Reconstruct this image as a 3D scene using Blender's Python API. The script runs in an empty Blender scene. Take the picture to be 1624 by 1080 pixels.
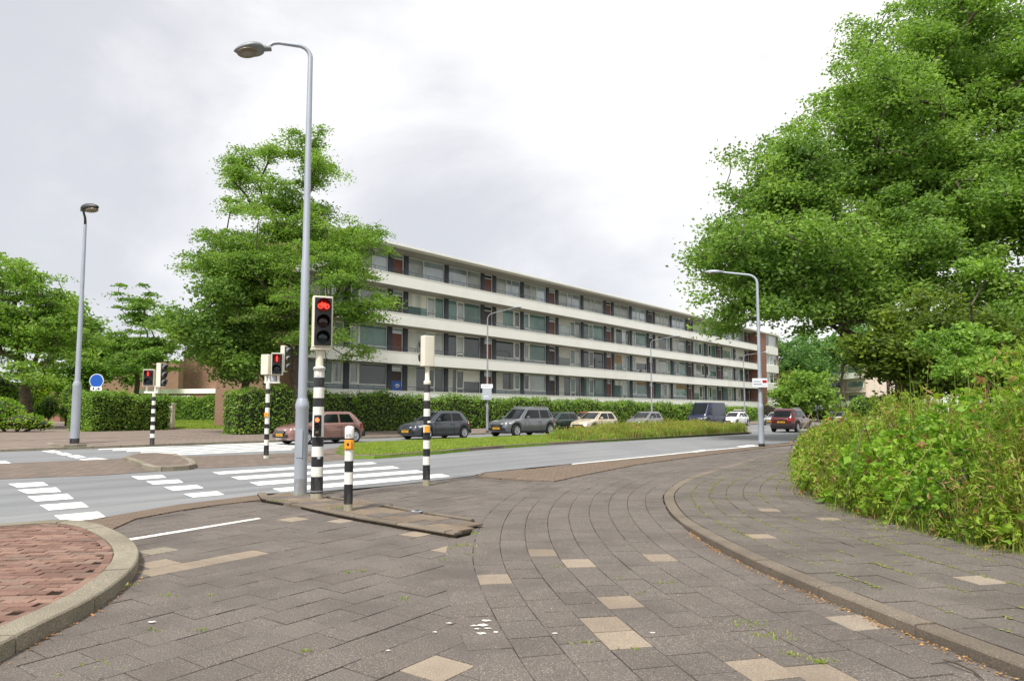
import bpy, bmesh, math, random
import numpy as np
from mathutils import Vector, Matrix
random.seed(7)
RS = np.random.RandomState
sc = bpy.context.scene
C = sc.collection
R = math.radians
# ---------------------------------------------------------------- camera
CAMH = 1.42; F = 1080.0; PIT = math.atan(0.0769); SH = 30.5
cam = bpy.data.cameras.new('camera'); camo = bpy.data.objects.new('camera', cam); C.objects.link(camo)
camo.location = (0, 0, CAMH); camo.rotation_euler = (math.pi/2 + PIT, 0, 0)
cam.sensor_width = 36; cam.lens = F/1624*36; cam.shift_y = SH/1624
cam.clip_start = 0.05; cam.clip_end = 4000
sc.camera = camo
# ---------------------------------------------------------------- world, sun, exposure
SUN_EL, SUN_AZ = 56, 205      # azimuth clockwise from +Y
w = bpy.data.worlds.new('World'); sc.world = w; w.use_nodes = True
nt = w.node_tree; nt.nodes.clear(); N = nt.nodes.new; Lk = nt.links.new
out = N('ShaderNodeOutputWorld'); bg = N('ShaderNodeBackground'); Lk(bg.outputs[0], out.inputs[0])
sky = N('ShaderNodeTexSky'); sky.sky_type = 'NISHITA'; sky.sun_disc = False
sky.sun_elevation = R(SUN_EL); sky.sun_rotation = R(SUN_AZ)
tc = N('ShaderNodeTexCoord'); mp = N('ShaderNodeMapping'); Lk(tc.outputs['Generated'], mp.inputs[0])
mp.inputs['Scale'].default_value = (1.0, 1.0, 1.6); mp.inputs['Location'].default_value = (3.1, 0.4, 0.55)
n1 = N('ShaderNodeTexNoise'); n1.inputs['Scale'].default_value = 1.9; n1.inputs['Detail'].default_value = 7; n1.inputs['Roughness'].default_value = .56
n1.inputs['Distortion'].default_value = .35
Lk(mp.outputs[0], n1.inputs[0])
sep = N('ShaderNodeSeparateXYZ'); Lk(tc.outputs['Generated'], sep.inputs[0])
# cloud density: noise plus a broad brighter opening towards +X (real direction in the world)
def wmath(op, a, b=None, c=None):
    m = N('ShaderNodeMath'); m.operation = op
    for i, v in enumerate((a, b, c)):
        if v is None: continue
        if isinstance(v, (int, float)): m.inputs[i].default_value = v
        else: Lk(v, m.inputs[i])
    return m.outputs[0]
gx = wmath('MULTIPLY', sep.outputs[0], 0.16)
def lobe(d, width, amp):      # a cloud bank or a thin bright opening lying in one direction of the sky
    v = N('ShaderNodeVectorMath'); v.operation = 'DOT_PRODUCT'; Lk(tc.outputs['Generated'], v.inputs[0]); L_ = math.sqrt(sum(c*c for c in d)); v.inputs[1].default_value = tuple(c/L_ for c in d)
    m = N('ShaderNodeMapRange'); m.interpolation_type = 'SMOOTHERSTEP'; Lk(v.outputs[1], m.inputs[0]); m.inputs[1].default_value = math.cos(R(width)); m.inputs[2].default_value = 1; m.inputs[3].default_value = 0; m.inputs[4].default_value = amp
    return m.outputs[0]
dens = wmath('ADD', n1.outputs[0], gx)
for l_ in (lobe((.02, 1, .33), 19, -.13), lobe((.30, 1, .47), 20, .09), lobe((-.6, 1, .45), 30, -.06), lobe((.12, 1, .70), 16, .10), lobe((-.35, 1, .12), 14, .08)): dens = wmath('ADD', dens, l_)
dens = wmath('ADD', dens, -.02)
cr = N('ShaderNodeValToRGB'); cr.color_ramp.interpolation = 'B_SPLINE'
e = cr.color_ramp.elements
e[0].position = .34; e[0].color = (.61, .62, .655, 1)
e[1].position = .68; e[1].color = (1.09, 1.05, .985, 1)
k = e.new(.47); k.color = (.79, .795, .82, 1)
k = e.new(.57); k.color = (.93, .92, .92, 1)
Lk(dens, cr.inputs[0])
sm = N('ShaderNodeMix'); sm.data_type = 'RGBA'; sm.blend_type = 'ADD'; sm.inputs[0].default_value = 1
sc2 = N('ShaderNodeVectorMath'); sc2.operation = 'SCALE'; sc2.inputs[3].default_value = .012
Lk(sky.outputs[0], sc2.inputs[0])
Lk(cr.outputs[0], sm.inputs[6]); Lk(sc2.outputs[0], sm.inputs[7])
Lk(sm.outputs[2], bg.inputs[0]); bg.inputs[1].default_value = 0.65
sun = bpy.data.lights.new('sun', 'SUN'); suno = bpy.data.objects.new('sun', sun); C.objects.link(suno)
sun.energy = 3.3; sun.angle = R(11); sun.color = (1, .975, .93)
sd = Vector((math.sin(R(SUN_AZ))*math.cos(R(SUN_EL)), math.cos(R(SUN_AZ))*math.cos(R(SUN_EL)), math.sin(R(SUN_EL))))
suno.rotation_euler = sd.to_track_quat('Z', 'Y').to_euler(); suno.location = (0, 0, 30)
sc.view_settings.view_transform = 'Standard'; sc.view_settings.look = 'None'
sc.view_settings.exposure = 0.75; sc.view_settings.gamma = 1.0
sc.render.resolution_x = 1024; sc.render.resolution_y = 680
# ---------------------------------------------------------------- measuring helpers
def ray(px, py):
    xc = (px-812)/F; yc = (540-py+SH)/F
    cp, sp = math.cos(PIT), math.sin(PIT)
    return Vector((xc, cp - yc*sp, sp + yc*cp))
def gp(px, py, z=0.0):
    r = ray(px, py); t = (z-CAMH)/r.z
    return Vector((r.x*t, r.y*t, z))
def at(px, py, Y):
    r = ray(px, py); t = Y/r.y
    return Vector((r.x*t, Y, CAMH + r.z*t))
TH = math.atan(928/1080); S_, C_ = math.sin(TH), math.cos(TH)
DV = Vector((S_, C_, 0)); NV = Vector((-C_, S_, 0)); ROAD = math.atan2(C_, S_)
def UV(u, v, z=0.0): return DV*u + NV*v + Vector((0, 0, z))
def u_of(px, v):
    k = (px-812)/F
    return v*(C_ + k*S_)/(S_ - k*C_)
# ---------------------------------------------------------------- object helpers
def tag(o, label=None, cat=None, group=None, kind=None):
    if label: o['label'] = label
    if cat: o['category'] = cat
    if group: o['group'] = group
    if kind: o['kind'] = kind
    return o
def empty(name, loc, rz=0, label=None, cat=None, group=None, parent=None):
    o = bpy.data.objects.new(name, None); C.objects.link(o); o.location = loc; o.rotation_euler = (0, 0, rz)
    o.empty_display_size = .2
    if parent: o.parent = parent
    return tag(o, label, cat, group)
def copy_tree(o, parent=None):
    c = o.copy(); C.objects.link(c); c.parent = parent
    for ch in list(o.children): copy_tree(ch, c)
    return c
class MB:
    def __init__(s): s.v = []; s.f = []; s.m = []; s.mats = []
    def mi(s, m):
        if m not in s.mats: s.mats.append(m)
        return s.mats.index(m)
    def add(s, vs, fs, m):
        b = len(s.v); i = s.mi(m)
        s.v += [tuple(x) for x in vs]; s.f += [tuple(b+k for k in f) for f in fs]; s.m += [i]*len(fs)
    def box(s, lo, hi, m, M=None):
        x0, y0, z0 = lo; x1, y1, z1 = hi
        vs = [Vector(p) for p in ((x0,y0,z0),(x1,y0,z0),(x1,y1,z0),(x0,y1,z0),(x0,y0,z1),(x1,y0,z1),(x1,y1,z1),(x0,y1,z1))]
        if M: vs = [M @ p for p in vs]
        s.add(vs, [(0,3,2,1),(4,5,6,7),(0,1,5,4),(1,2,6,5),(2,3,7,6),(3,0,4,7)], m)
    def prism(s, pts, z0, z1, m, M=None):
        n = len(pts)
        vs = [Vector((p[0], p[1], z0)) for p in pts] + [Vector((p[0], p[1], z1)) for p in pts]
        if M: vs = [M @ p for p in vs]
        s.add(vs, [tuple(range(n-1, -1, -1)), tuple(range(n, 2*n))] + [(i, (i+1) % n, n+(i+1) % n, n+i) for i in range(n)], m)
    def tube(s, pts, rs, m, n=10, cap=True, M=None):
        pts = [Vector(p) for p in pts]
        if isinstance(rs, (int, float)): rs = [rs]*len(pts)
        vs = []; fs = []; up = None
        for i, p in enumerate(pts):
            d = (pts[min(i+1, len(pts)-1)] - pts[max(i-1, 0)])
            if d.length < 1e-9: d = Vector((0, 0, 1))
            d.normalize()
            if up is None: up = d.orthogonal().normalized()
            up = (up - d*up.dot(d)).normalized(); q = d.cross(up)
            for j in range(n):
                a = 2*math.pi*j/n
                vs.append(p + (up*math.cos(a) + q*math.sin(a))*rs[i])
        for i in range(len(pts)-1):
            for j in range(n):
                a, b = i*n+j, i*n+(j+1) % n
                fs.append((a, b, b+n, a+n))
        if cap: fs.append(tuple(range(n-1, -1, -1))); fs.append(tuple(range(len(vs)-n, len(vs))))
        if M: vs = [M @ v for v in vs]
        s.add(vs, fs, m)
    def lathe(s, prof, m, n=16, M=None):      # prof: (r,z)
        vs = []; fs = []
        for r_, z in prof:
            for j in range(n):
                a = 2*math.pi*j/n; vs.append(Vector((r_*math.cos(a), r_*math.sin(a), z)))
        for i in range(len(prof)-1):
            for j in range(n):
                a, b = i*n+j, i*n+(j+1) % n
                fs.append((a, b, b+n, a+n))
        fs.append(tuple(range(n-1, -1, -1))); fs.append(tuple(range(len(vs)-n, len(vs))))
        if M: vs = [M @ v for v in vs]
        s.add(vs, fs, m)
    def build(s, name, parent=None, smooth=None, bevel=0, top=False):
        me = bpy.data.meshes.new(name); me.from_pydata(s.v, [], s.f)
        for m in s.mats: me.materials.append(m)
        me.polygons.foreach_set('material_index', s.m)
        if smooth is not None:
            me.polygons.foreach_set('use_smooth', [True]*len(s.f)); me.update()
            me.set_sharp_from_angle(angle=R(smooth))
        me.update()
        o = bpy.data.objects.new(name, me); C.objects.link(o)
        if parent: o.parent = parent
        if bevel:
            b = o.modifiers.new('bevel', 'BEVEL'); b.width = bevel; b.segments = 2; b.limit_method = 'ANGLE'; b.angle_limit = R(35)
        return o
def np_mesh(name, V, Fc, mat, parent=None, mi=None, smooth=False):
    V = np.asarray(V, dtype=np.float32); Fc = np.asarray(Fc, dtype=np.int32)
    me = bpy.data.meshes.new(name); k = Fc.shape[1]
    me.vertices.add(len(V)); me.vertices.foreach_set('co', V.ravel())
    me.loops.add(Fc.size); me.loops.foreach_set('vertex_index', Fc.ravel())
    me.polygons.add(len(Fc)); me.polygons.foreach_set('loop_start', np.arange(0, Fc.size, k, dtype=np.int32))
    me.polygons.foreach_set('loop_total', np.full(len(Fc), k, dtype=np.int32))
    for m in (mat if isinstance(mat, (list, tuple)) else [mat]): me.materials.append(m)
    if mi is not None: me.polygons.foreach_set('material_index', np.asarray(mi, dtype=np.int32))
    me.polygons.foreach_set('use_smooth', np.full(len(Fc), bool(smooth)))
    me.update(calc_edges=True); me.validate()
    o = bpy.data.objects.new(name, me); C.objects.link(o)
    if parent: o.parent = parent
    return o
# ---------------------------------------------------------------- materials
def lin(c):
    c = c/255.0
    return c/12.92 if c <= .04045 else ((c+.055)/1.055)**2.4
def rgb(r, g, b): return (lin(r), lin(g), lin(b), 1)
def mul(c, k): return (c[0]*k, c[1]*k, c[2]*k, 1)
class MT:
    def __init__(s, name, rough=.6, metal=0, coat=0, spec=.5):
        s.m = bpy.data.materials.new(name); s.m.use_nodes = True; s.nt = s.m.node_tree
        s.b = s.nt.nodes['Principled BSDF']; s.o = s.nt.nodes['Material Output']
        s.b.inputs['Roughness'].default_value = rough; s.b.inputs['Metallic'].default_value = metal
        s.b.inputs['Coat Weight'].default_value = coat; s.b.inputs['Coat Roughness'].default_value = .06
        s.b.inputs['Specular IOR Level'].default_value = spec
    def n(s, t, **k):
        x = s.nt.nodes.new(t)
        for a, v in k.items(): setattr(x, a, v)
        return x
    def l(s, a, b): s.nt.links.new(a, b)
    def coord(s, kind='Object'):
        t = s.n('ShaderNodeTexCoord'); return t.outputs[kind]
    def noise(s, scale, detail=4, rough=.55, co=None, scl=None):
        x = s.n('ShaderNodeTexNoise'); x.inputs['Scale'].default_value = scale; x.inputs['Detail'].default_value = detail; x.inputs['Roughness'].default_value = rough
        co = co or s.coord()
        if scl:
            m = s.n('ShaderNodeMapping'); m.inputs['Scale'].default_value = scl; s.l(co, m.inputs[0]); co = m.outputs[0]
        s.l(co, x.inputs['Vector']); return x.outputs[0]
    def ramp(s, fac, stops):
        x = s.n('ShaderNodeValToRGB'); e = x.color_ramp.elements
        while len(e) < len(stops): e.new(.5)
        for i, (p, c) in enumerate(stops): e[i].position = p; e[i].color = c if len(c) == 4 else (*c, 1)
        s.l(fac, x.inputs[0]); return x.outputs[0]
    def mix(s, a, b, f, mode='MIX'):
        x = s.n('ShaderNodeMix', data_type='RGBA', blend_type=mode)
        for i, v in ((0, f), (6, a), (7, b)):
            if isinstance(v, (int, float, tuple)): x.inputs[i].default_value = v
            else: s.l(v, x.inputs[i])
        return x.outputs[2]
    def col(s, c):
        if isinstance(c, tuple): s.b.inputs['Base Color'].default_value = c
        else: s.l(c, s.b.inputs['Base Color'])
        return s
    def bump(s, h, strength=.3, dist=.01):
        x = s.n('ShaderNodeBump'); x.inputs['Strength'].default_value = strength; x.inputs['Distance'].default_value = dist
        s.l(h, x.inputs['Height']); s.l(x.outputs[0], s.b.inputs['Normal']); return s
def g4(v): return (v, v, v, 1)
M = {}
def simple(name, c, rough=.6, metal=0, coat=0, var=.18, scale=3, spec=.5, bump=0, dirt=None):
    t = MT(name, rough, metal, coat, spec)
    f = t.noise(scale, 5)
    cc = t.ramp(f, [(.3, mul(c, 1-var)), (.7, mul(c, 1+var))])
    if dirt:
        f2 = t.noise(scale*.6, 6, .7, scl=(1, 1, .25)); fm = t.ramp(f2, [(.5, g4(0)), (.72, g4(1))])
        cc = t.mix(cc, dirt, fm)
    t.col(cc)
    if bump: t.bump(t.noise(scale*12, 4), bump, .01)
    M[name] = t.m; return t.m
def islandy(t): return t.n('ShaderNodeNewGeometry').outputs['Random Per Island']
# paving tiles
def tile_mat(name, stops, speck, moss=.25, spk=.62):
    t = MT(name, .85, spec=.25)
    base = t.ramp(islandy(t), stops)
    f = t.noise(110, 3, .75); cc = t.mix(base, speck, t.ramp(f, [(spk-.07, g4(0)), (spk+.03, g4(.8))]))
    f3 = t.noise(120, 2, .6); cc = t.mix(cc, mul(stops[0][1], .45), t.ramp(f3, [(.30, g4(.85)), (.45, g4(0))]))
    f2 = t.noise(1.1, 6, .6); cc = t.mix(cc, mul(stops[0][1], .78), t.ramp(f2, [(.45, g4(0)), (.7, g4(.8))]))
    f4 = t.noise(2.3, 6, .75); cc = t.mix(cc, rgb(104, 104, 62), t.ramp(f4, [(.62, g4(0)), (.8, g4(moss))]))
    t.col(cc); t.bump(t.noise(170, 3, .7), .55, .004); M[name] = t.m
D = lambda r, g, b, k=1.0: mul(rgb(r, g, b), k)
tile_mat('tile_dark', [(0, D(93, 86, 81)), (.5, D(95, 89, 84)), (1, D(101, 94, 89))], D(180, 166, 150))
tile_mat('tile_tan', [(0, D(128, 116, 102)), (.5, D(142, 127, 110)), (1, D(146, 135, 120))], D(190, 176, 156), .05)
tile_mat('tile_brown', [(0, D(108, 95, 82)), (.5, D(120, 105, 90)), (1, D(128, 114, 98))], D(170, 154, 130), .35)
tile_mat('tile_walk', [(0, D(90, 84, 78)), (.5, D(96, 89, 83)), (1, D(101, 94, 87))], D(176, 165, 152), .55)
tile_mat('brick_red', [(0, D(104, 80, 70)), (.4, D(126, 96, 84)), (.8, D(142, 114, 100)), (1, D(122, 106, 94))], D(196, 172, 156), .35, .66)
tile_mat('kerb_stone', [(0, D(116, 109, 95)), (1, D(136, 128, 112))], D(186, 178, 156), .5, .58)
tile_mat('kerb_brown', [(0, D(102, 93, 82)), (1, D(118, 107, 95))], D(160, 146, 126), .5, .6)
t = MT('joint', .95, spec=.1)
t.col(t.ramp(t.noise(9, 5, .7), [(.4, D(34, 29, 24)), (.6, D(46, 39, 32)), (.72, D(70, 70, 38))])); M['joint'] = t.m
t = MT('asphalt', .75, spec=.35)
cc = t.ramp(t.noise(.5, 6, .6, scl=(1, .25, 1)), [(.35, D(120, 121, 122)), (.65, D(132, 133, 134))])
mpr = t.n('ShaderNodeMapping'); t.l(t.coord(), mpr.inputs[0]); mpr.inputs['Rotation'].default_value = (0, 0, -ROAD)
cc = t.mix(cc, D(104, 104, 105), t.ramp(t.noise(1, 5, .6, co=mpr.outputs[0], scl=(.06, 1.1, 1)), [(.45, g4(0)), (.62, g4(.75))]))
cc = t.mix(cc, D(150, 150, 148), t.ramp(t.noise(1, 5, .65, co=mpr.outputs[0], scl=(.09, .7, 1)), [(.56, g4(0)), (.7, g4(.6))]))
cc = t.mix(cc, D(92, 94, 96), t.ramp(t.noise(140, 2), [(.34, g4(.7)), (.46, g4(0))]))
cc = t.mix(cc, D(166, 168, 170), t.ramp(t.noise(160, 2), [(.6, g4(0)), (.7, g4(.6))]))
vo = t.n('ShaderNodeTexVoronoi', feature='DISTANCE_TO_EDGE'); vo.inputs['Scale'].default_value = .16
mpn = t.n('ShaderNodeMapping'); t.l(t.coord(), mpn.inputs[0]); mpn.inputs['Rotation'].default_value = (0, 0, .9)
dv = t.mix(mpn.outputs[0], t.n('ShaderNodeTexNoise').outputs[1], .1); t.l(dv, vo.inputs['Vector'])
cc = t.mix(cc, D(116, 117, 120), t.ramp(vo.outputs[0], [(0, g4(.55)), (.008, g4(0))]))
t.col(cc); t.bump(t.noise(140, 2), .4, .004); M['asphalt'] = t.m
# far pavers: brick texture on real scale
def paver(name, c1, c2, mortar, bw=.3, bh=.3, rot=0.0, moss=.4):
    t = MT(name, .88, spec=.2); mpn = t.n('ShaderNodeMapping'); t.l(t.coord(), mpn.inputs[0]); mpn.inputs['Rotation'].default_value = (0, 0, rot)
    b = t.n('ShaderNodeTexBrick'); t.l(mpn.outputs[0], b.inputs[0]); b.inputs['Scale'].default_value = 1
    b.inputs['Brick Width'].default_value = bw; b.inputs['Row Height'].default_value = bh; b.inputs['Mortar Size'].default_value = .007
    b.inputs['Color1'].default_value = c1; b.inputs['Color2'].default_value = c2; b.inputs['Mortar'].default_value = mortar
    cc = t.mix(b.outputs[0], mul(c1, .75), t.ramp(t.noise(.7, 6, .65), [(.45, g4(0)), (.75, g4(.8))]))
    cc = t.mix(cc, D(150, 140, 126), t.ramp(t.noise(60, 2), [(.6, g4(0)), (.75, g4(.5))]))
    cc = t.mix(cc, D(108, 108, 64), t.ramp(t.noise(1.7, 5, .75), [(.6, g4(0)), (.8, g4(moss))]))
    t.col(cc); t.bump(b.outputs[1], .25, -.004); M[name] = t.m
paver('paver_median', D(122, 108, 98), D(104, 94, 86), D(60, 54, 46), rot=-ROAD)
paver('paver_far', D(134, 120, 110), D(118, 106, 98), D(80, 72, 62), rot=-ROAD)
paver('paver_strip', D(122, 106, 92), D(108, 94, 82), D(70, 58, 46), .2, .07, rot=-ROAD)
paver('paver_path', D(120, 114, 110), D(108, 103, 100), D(70, 66, 60), rot=-ROAD)
# paint on the road, worn
t = MT('road_paint', .6); t.col(t.ramp(t.noise(3, 5, .7), [(.35, D(210, 210, 206)), (.6, D(240, 240, 236))]));
w_ = t.ramp(t.noise(22, 7, .8), [(.36, g4(0)), (.44, g4(1))]); tr = t.n('ShaderNodeBsdfTransparent'); mx = t.n('ShaderNodeMixShader')
t.l(w_, mx.inputs[0]); t.l(tr.outputs[0], mx.inputs[1]); t.l(t.b.outputs[0], mx.inputs[2]); t.l(mx.outputs[0], t.o.inputs[0]); M['road_paint'] = t.m
t = MT('old_paint', .6); t.col(D(226, 222, 214))
w_ = t.ramp(t.noise(30, 6, .8), [(.42, g4(0)), (.5, g4(1))]); tr = t.n('ShaderNodeBsdfTransparent'); mx = t.n('ShaderNodeMixShader')
t.l(w_, mx.inputs[0]); t.l(tr.outputs[0], mx.inputs[1]); t.l(t.b.outputs[0], mx.inputs[2]); t.l(mx.outputs[0], t.o.inputs[0]); M['old_paint'] = t.m
# leaves
def leafmat(name, dark, mid, light, trans=.42, clump=.6, extra=None, rough=.5):
    t = MT(name, rough, spec=.3)
    f = islandy(t); cl = t.noise(clump, 3, .5)
    a = t.n('ShaderNodeMath', operation='MULTIPLY_ADD'); t.l(f, a.inputs[0]); a.inputs[1].default_value = .55
    b = t.n('ShaderNodeMath', operation='MULTIPLY_ADD'); t.l(cl, b.inputs[0]); b.inputs[1].default_value = 1.3; b.inputs[2].default_value = -.43
    t.l(b.outputs[0], a.inputs[2])
    st = [(.05, dark), (.5, mid), (.95, light)]
    cc = t.ramp(a.outputs[0], st)
    if extra:
        wn = t.n('ShaderNodeTexWhiteNoise', noise_dimensions='1D'); t.l(f, wn.inputs['W'])
        cc = t.mix(cc, extra[0], t.ramp(wn.outputs[0], [(1-extra[1]-.01, g4(0)), (1-extra[1], g4(1))]))
    t.col(cc)
    tl = t.n('ShaderNodeBsdfTranslucent'); tcol = t.mix(cc, (1.15, 1.25, .5, 1), 1.0, 'MULTIPLY'); t.l(tcol, tl.inputs[0])
    mx = t.n('ShaderNodeMixShader'); mx.inputs[0].default_value = trans
    t.l(t.b.outputs[0], mx.inputs[1]); t.l(tl.outputs[0], mx.inputs[2]); t.l(mx.outputs[0], t.o.inputs[0]); M[name] = t.m
L3 = lambda r, g, b: (r, g, b, 1)
leafmat('leaf_locust', L3(.085, .165, .035), L3(.22, .36, .065), L3(.38, .52, .11), .52, .5)
leafmat('leaf_elm', L3(.085, .165, .04), L3(.22, .36, .07), L3(.39, .54, .12), .5, .35)
leafmat('leaf_dark', L3(.07, .15, .03), L3(.16, .28, .05), L3(.29, .43, .07), .4, .5)
leafmat('leaf_olive', L3(.05, .085, .015), L3(.115, .175, .02), L3(.24, .32, .035), .4, .6)
leafmat('leaf_hedge', L3(.07, .15, .025), L3(.18, .31, .045), L3(.34, .48, .08), .35, 1.5)
leafmat('leaf_lime', L3(.25, .36, .03), L3(.38, .50, .04), L3(.5, .62, .06), .4, 1)
leafmat('leaf_purple', L3(.05, .04, .035), L3(.09, .07, .06), L3(.10, .12, .05), .3, 1)
leafmat('leaf_bramble', L3(.07, .17, .02), L3(.23, .40, .04), L3(.44, .58, .08), .45, .8, (L3(.34, .16, .08), .04))
leafmat('leaf_weed', L3(.13, .21, .025), L3(.26, .37, .04), L3(.46, .52, .09), .45, .7, (L3(.40, .27, .12), .14))
leafmat('grass_lawn', L3(.14, .22, .03), L3(.24, .34, .04), L3(.38, .42, .08), .4, 1.2, (L3(.42, .38, .16), .12))
leafmat('grass_tall', L3(.12, .21, .03), L3(.22, .32, .05), L3(.38, .42, .10), .4, .9, (L3(.40, .22, .12), .2))
leafmat('leaf_far', L3(.08, .17, .05), L3(.13, .26, .07), L3(.20, .35, .09), .4, .2)
leafmat('litter', L3(.22, .10, .03), L3(.40, .20, .06), L3(.5, .34, .16), .15, 4)
leafmat('leaf_fresh', L3(.10, .20, .04), L3(.24, .40, .07), L3(.42, .58, .12), .5, .8)
simple('bark', D(84, 74, 62), .9, var=.4, scale=5, bump=.6)
simple('moss', D(112, 116, 56), .95, var=.3, scale=30)
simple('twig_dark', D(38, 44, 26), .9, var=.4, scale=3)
t = MT('soil', .95, spec=.1); t.col(t.ramp(t.noise(1.2, 7, .7), [(.35, D(70, 62, 44)), (.55, D(92, 98, 48)), (.7, D(84, 110, 46))])); M['soil'] = t.m
t = MT('turf', .95, spec=.1); t.col(t.ramp(t.noise(.8, 7, .7), [(.3, D(92, 118, 46)), (.6, D(120, 148, 58)), (.8, D(132, 140, 70))])); M['turf'] = t.m
# painted metals etc
simple('galv', D(168, 174, 184), .45, .35, var=.06, scale=2)
simple('galv_dull', D(150, 154, 160), .6, .2, var=.15, scale=6, dirt=D(120, 112, 100))
simple('lamp_head', D(128, 130, 132), .5, .2, var=.06)
simple('lamp_under', D(52, 52, 52), .5, var=.1)
t = MT('lamp_glass', .2); t.col(D(120, 108, 92)); M['lamp_glass'] = t.m
simple('sig_white', D(222, 220, 212), .55, var=.08, scale=8, dirt=D(150, 144, 130))
simple('sig_black', D(30, 30, 34), .5, var=.25, scale=8, dirt=D(84, 82, 78))
simple('sig_cream', D(214, 208, 190), .5, var=.05, scale=4, dirt=D(176, 168, 148))
simple('sig_panel', D(28, 27, 30), .5, var=.1)
simple('sig_grey', D(92, 92, 94), .5, var=.1)
simple('concrete', D(150, 142, 124), .9, var=.25, scale=14, bump=.3)
simple('orange', D(222, 148, 34), .5, var=.12, scale=10)
simple('yellow', D(226, 178, 60), .5, var=.08)
simple('lens_dark', D(20, 34, 36), .15, var=.2)
simple('lens_amber', D(44, 22, 20), .15, var=.2)
simple('lens_grey', D(120, 112, 92), .3, var=.2)
def emis(name, c, s, base=(.05, .01, .01, 1)):
    t = MT(name, .4); t.col(base); t.b.inputs['Emission Color'].default_value = c; t.b.inputs['Emission Strength'].default_value = s; M[name] = t.m
emis('red_lit', (1, .05, .03, 1), 1.25); emis('red_glow', (.5, .01, .01, 1), .10); emis('orange_lit', (1, .22, .08, 1), 1.3)
simple('sign_white', D(232, 234, 238), .4, var=.03); simple('sign_blue', D(22, 84, 178), .4, var=.05); simple('sign_red', D(170, 30, 40), .4, var=.05)
simple('sign_black', D(24, 24, 26), .5, var=.05); simple('sign_grey', D(170, 176, 184), .5, var=.05)
# building
simple('bldg_white', D(242, 240, 233), .75, var=.02, scale=.6, dirt=D(232, 229, 220))
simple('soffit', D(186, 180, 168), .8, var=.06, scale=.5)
simple('pier_slate', D(58, 62, 76), .6, var=.12, scale=2)
simple('frame_white', D(236, 235, 228), .6, var=.04)
simple('panel_grey', D(158, 168, 172), .6, var=.06, scale=3)
simple('door_wood', D(112, 64, 52), .55, var=.2, scale=4)
simple('door_dark', D(70, 52, 50), .55, var=.2, scale=4)
simple('rail_dark', D(70, 76, 84), .5, var=.05)
simple('wall_pale', D(206, 190, 172), .85, var=.08, scale=1)
simple('wall_grey', D(128, 126, 120), .85, var=.1, scale=2)
simple('curtain', D(206, 206, 198), .9, var=.15, scale=6)
simple('curtain_green', D(92, 116, 112), .9, var=.15, scale=6)
simple('room_dark', D(48, 52, 52), .9, var=.3, scale=1)
def brickwall(name, c1, c2, mo):
    t = MT(name, .9, spec=.2); g = t.coord(); m = t.n('ShaderNodeMapping'); t.l(g, m.inputs[0])
    # box projection by combining x+y with z
    sp = t.n('ShaderNodeSeparateXYZ'); t.l(m.outputs[0], sp.inputs[0]); a = t.n('ShaderNodeMath', operation='ADD'); t.l(sp.outputs[0], a.inputs[0]); t.l(sp.outputs[1], a.inputs[1])
    cb = t.n('ShaderNodeCombineXYZ'); t.l(a.outputs[0], cb.inputs[0]); t.l(sp.outputs[2], cb.inputs[1])
    b = t.n('ShaderNodeTexBrick'); t.l(cb.outputs[0], b.inputs[0]); b.inputs['Scale'].default_value = 1; b.inputs['Brick Width'].default_value = .22; b.inputs['Row Height'].default_value = .065; b.inputs['Mortar Size'].default_value = .006
    b.inputs['Color1'].default_value = c1; b.inputs['Color2'].default_value = c2; b.inputs['Mortar'].default_value = mo
    cc = t.mix(b.outputs[0], mul(c1, .7), t.ramp(t.noise(.5, 5, .6), [(.45, g4(0)), (.8, g4(.6))]))
    t.col(cc); t.bump(b.outputs[1], .3, -.006); M[name] = t.m
brickwall('brick_wall', D(142, 110, 90), D(126, 96, 78), D(150, 132, 116))
brickwall('brick_pink', D(158, 112, 96), D(140, 96, 82), D(150, 130, 118))
def glass(name, c, rough=.03, ior=1.5):
    t = MT(name, rough, 0, spec=.5); t.b.inputs['IOR'].default_value = ior
    f = t.noise(.35, 3, .5); t.col(t.ramp(f, [(.35, mul(c, .6)), (.65, mul(c, 1.5))])); M[name] = t.m
glass('glass_sky', D(150, 164, 172), ior=2.0); glass('glass_dark', D(52, 62, 64), ior=1.6); glass('glass_green', D(92, 124, 118)); glass('glass_mid', D(130, 140, 137), ior=1.8); glass('glass_light', D(150, 156, 150))  # pale base of the sky and mid panes paints in reflected sky
glass('car_glass', D(20, 26, 28), ior=1.38)
# cars
def paint(name, c, metal=.35, coat=.8):
    t = MT(name, .32, metal, coat); f = t.noise(2.5, 4); t.col(t.ramp(f, [(.3, mul(c, .92)), (.7, mul(c, 1.08))])); M[name] = t.m
paint('paint_pink', D(142, 106, 100)); paint('paint_anthracite', D(62, 66, 74)); paint('paint_greyblue', D(104, 107, 112)); paint('paint_green', D(30, 56, 48), .2)
paint('paint_beige', D(200, 186, 160)); paint('paint_redold', D(150, 66, 52), .1); paint('paint_greysilver', D(130, 130, 132)); paint('paint_navy', D(20, 27, 60), 0, .25)
paint('paint_white', D(216, 216, 212), 0); paint('paint_silver', D(176, 178, 182)); paint('paint_maroon', D(84, 34, 34), .2); paint('paint_black', D(34, 36, 40), .2)
simple('rubber', D(30, 30, 31), .85, var=.15); simple('plastic_black', D(26, 27, 29), .6, var=.1); simple('rim', D(176, 178, 182), .35, .6, var=.05)
t = MT('headlamp', .12, coat=.6); t.col(D(214, 216, 218)); M['headlamp'] = t.m
t = MT('tail_red', .2, coat=.5); t.col(D(168, 20, 22)); M['tail_red'] = t.m
simple('plate_yellow', D(214, 162, 40), .5, var=.04); simple('chrome', D(200, 202, 204), .2, .9, var=.02)
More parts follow.
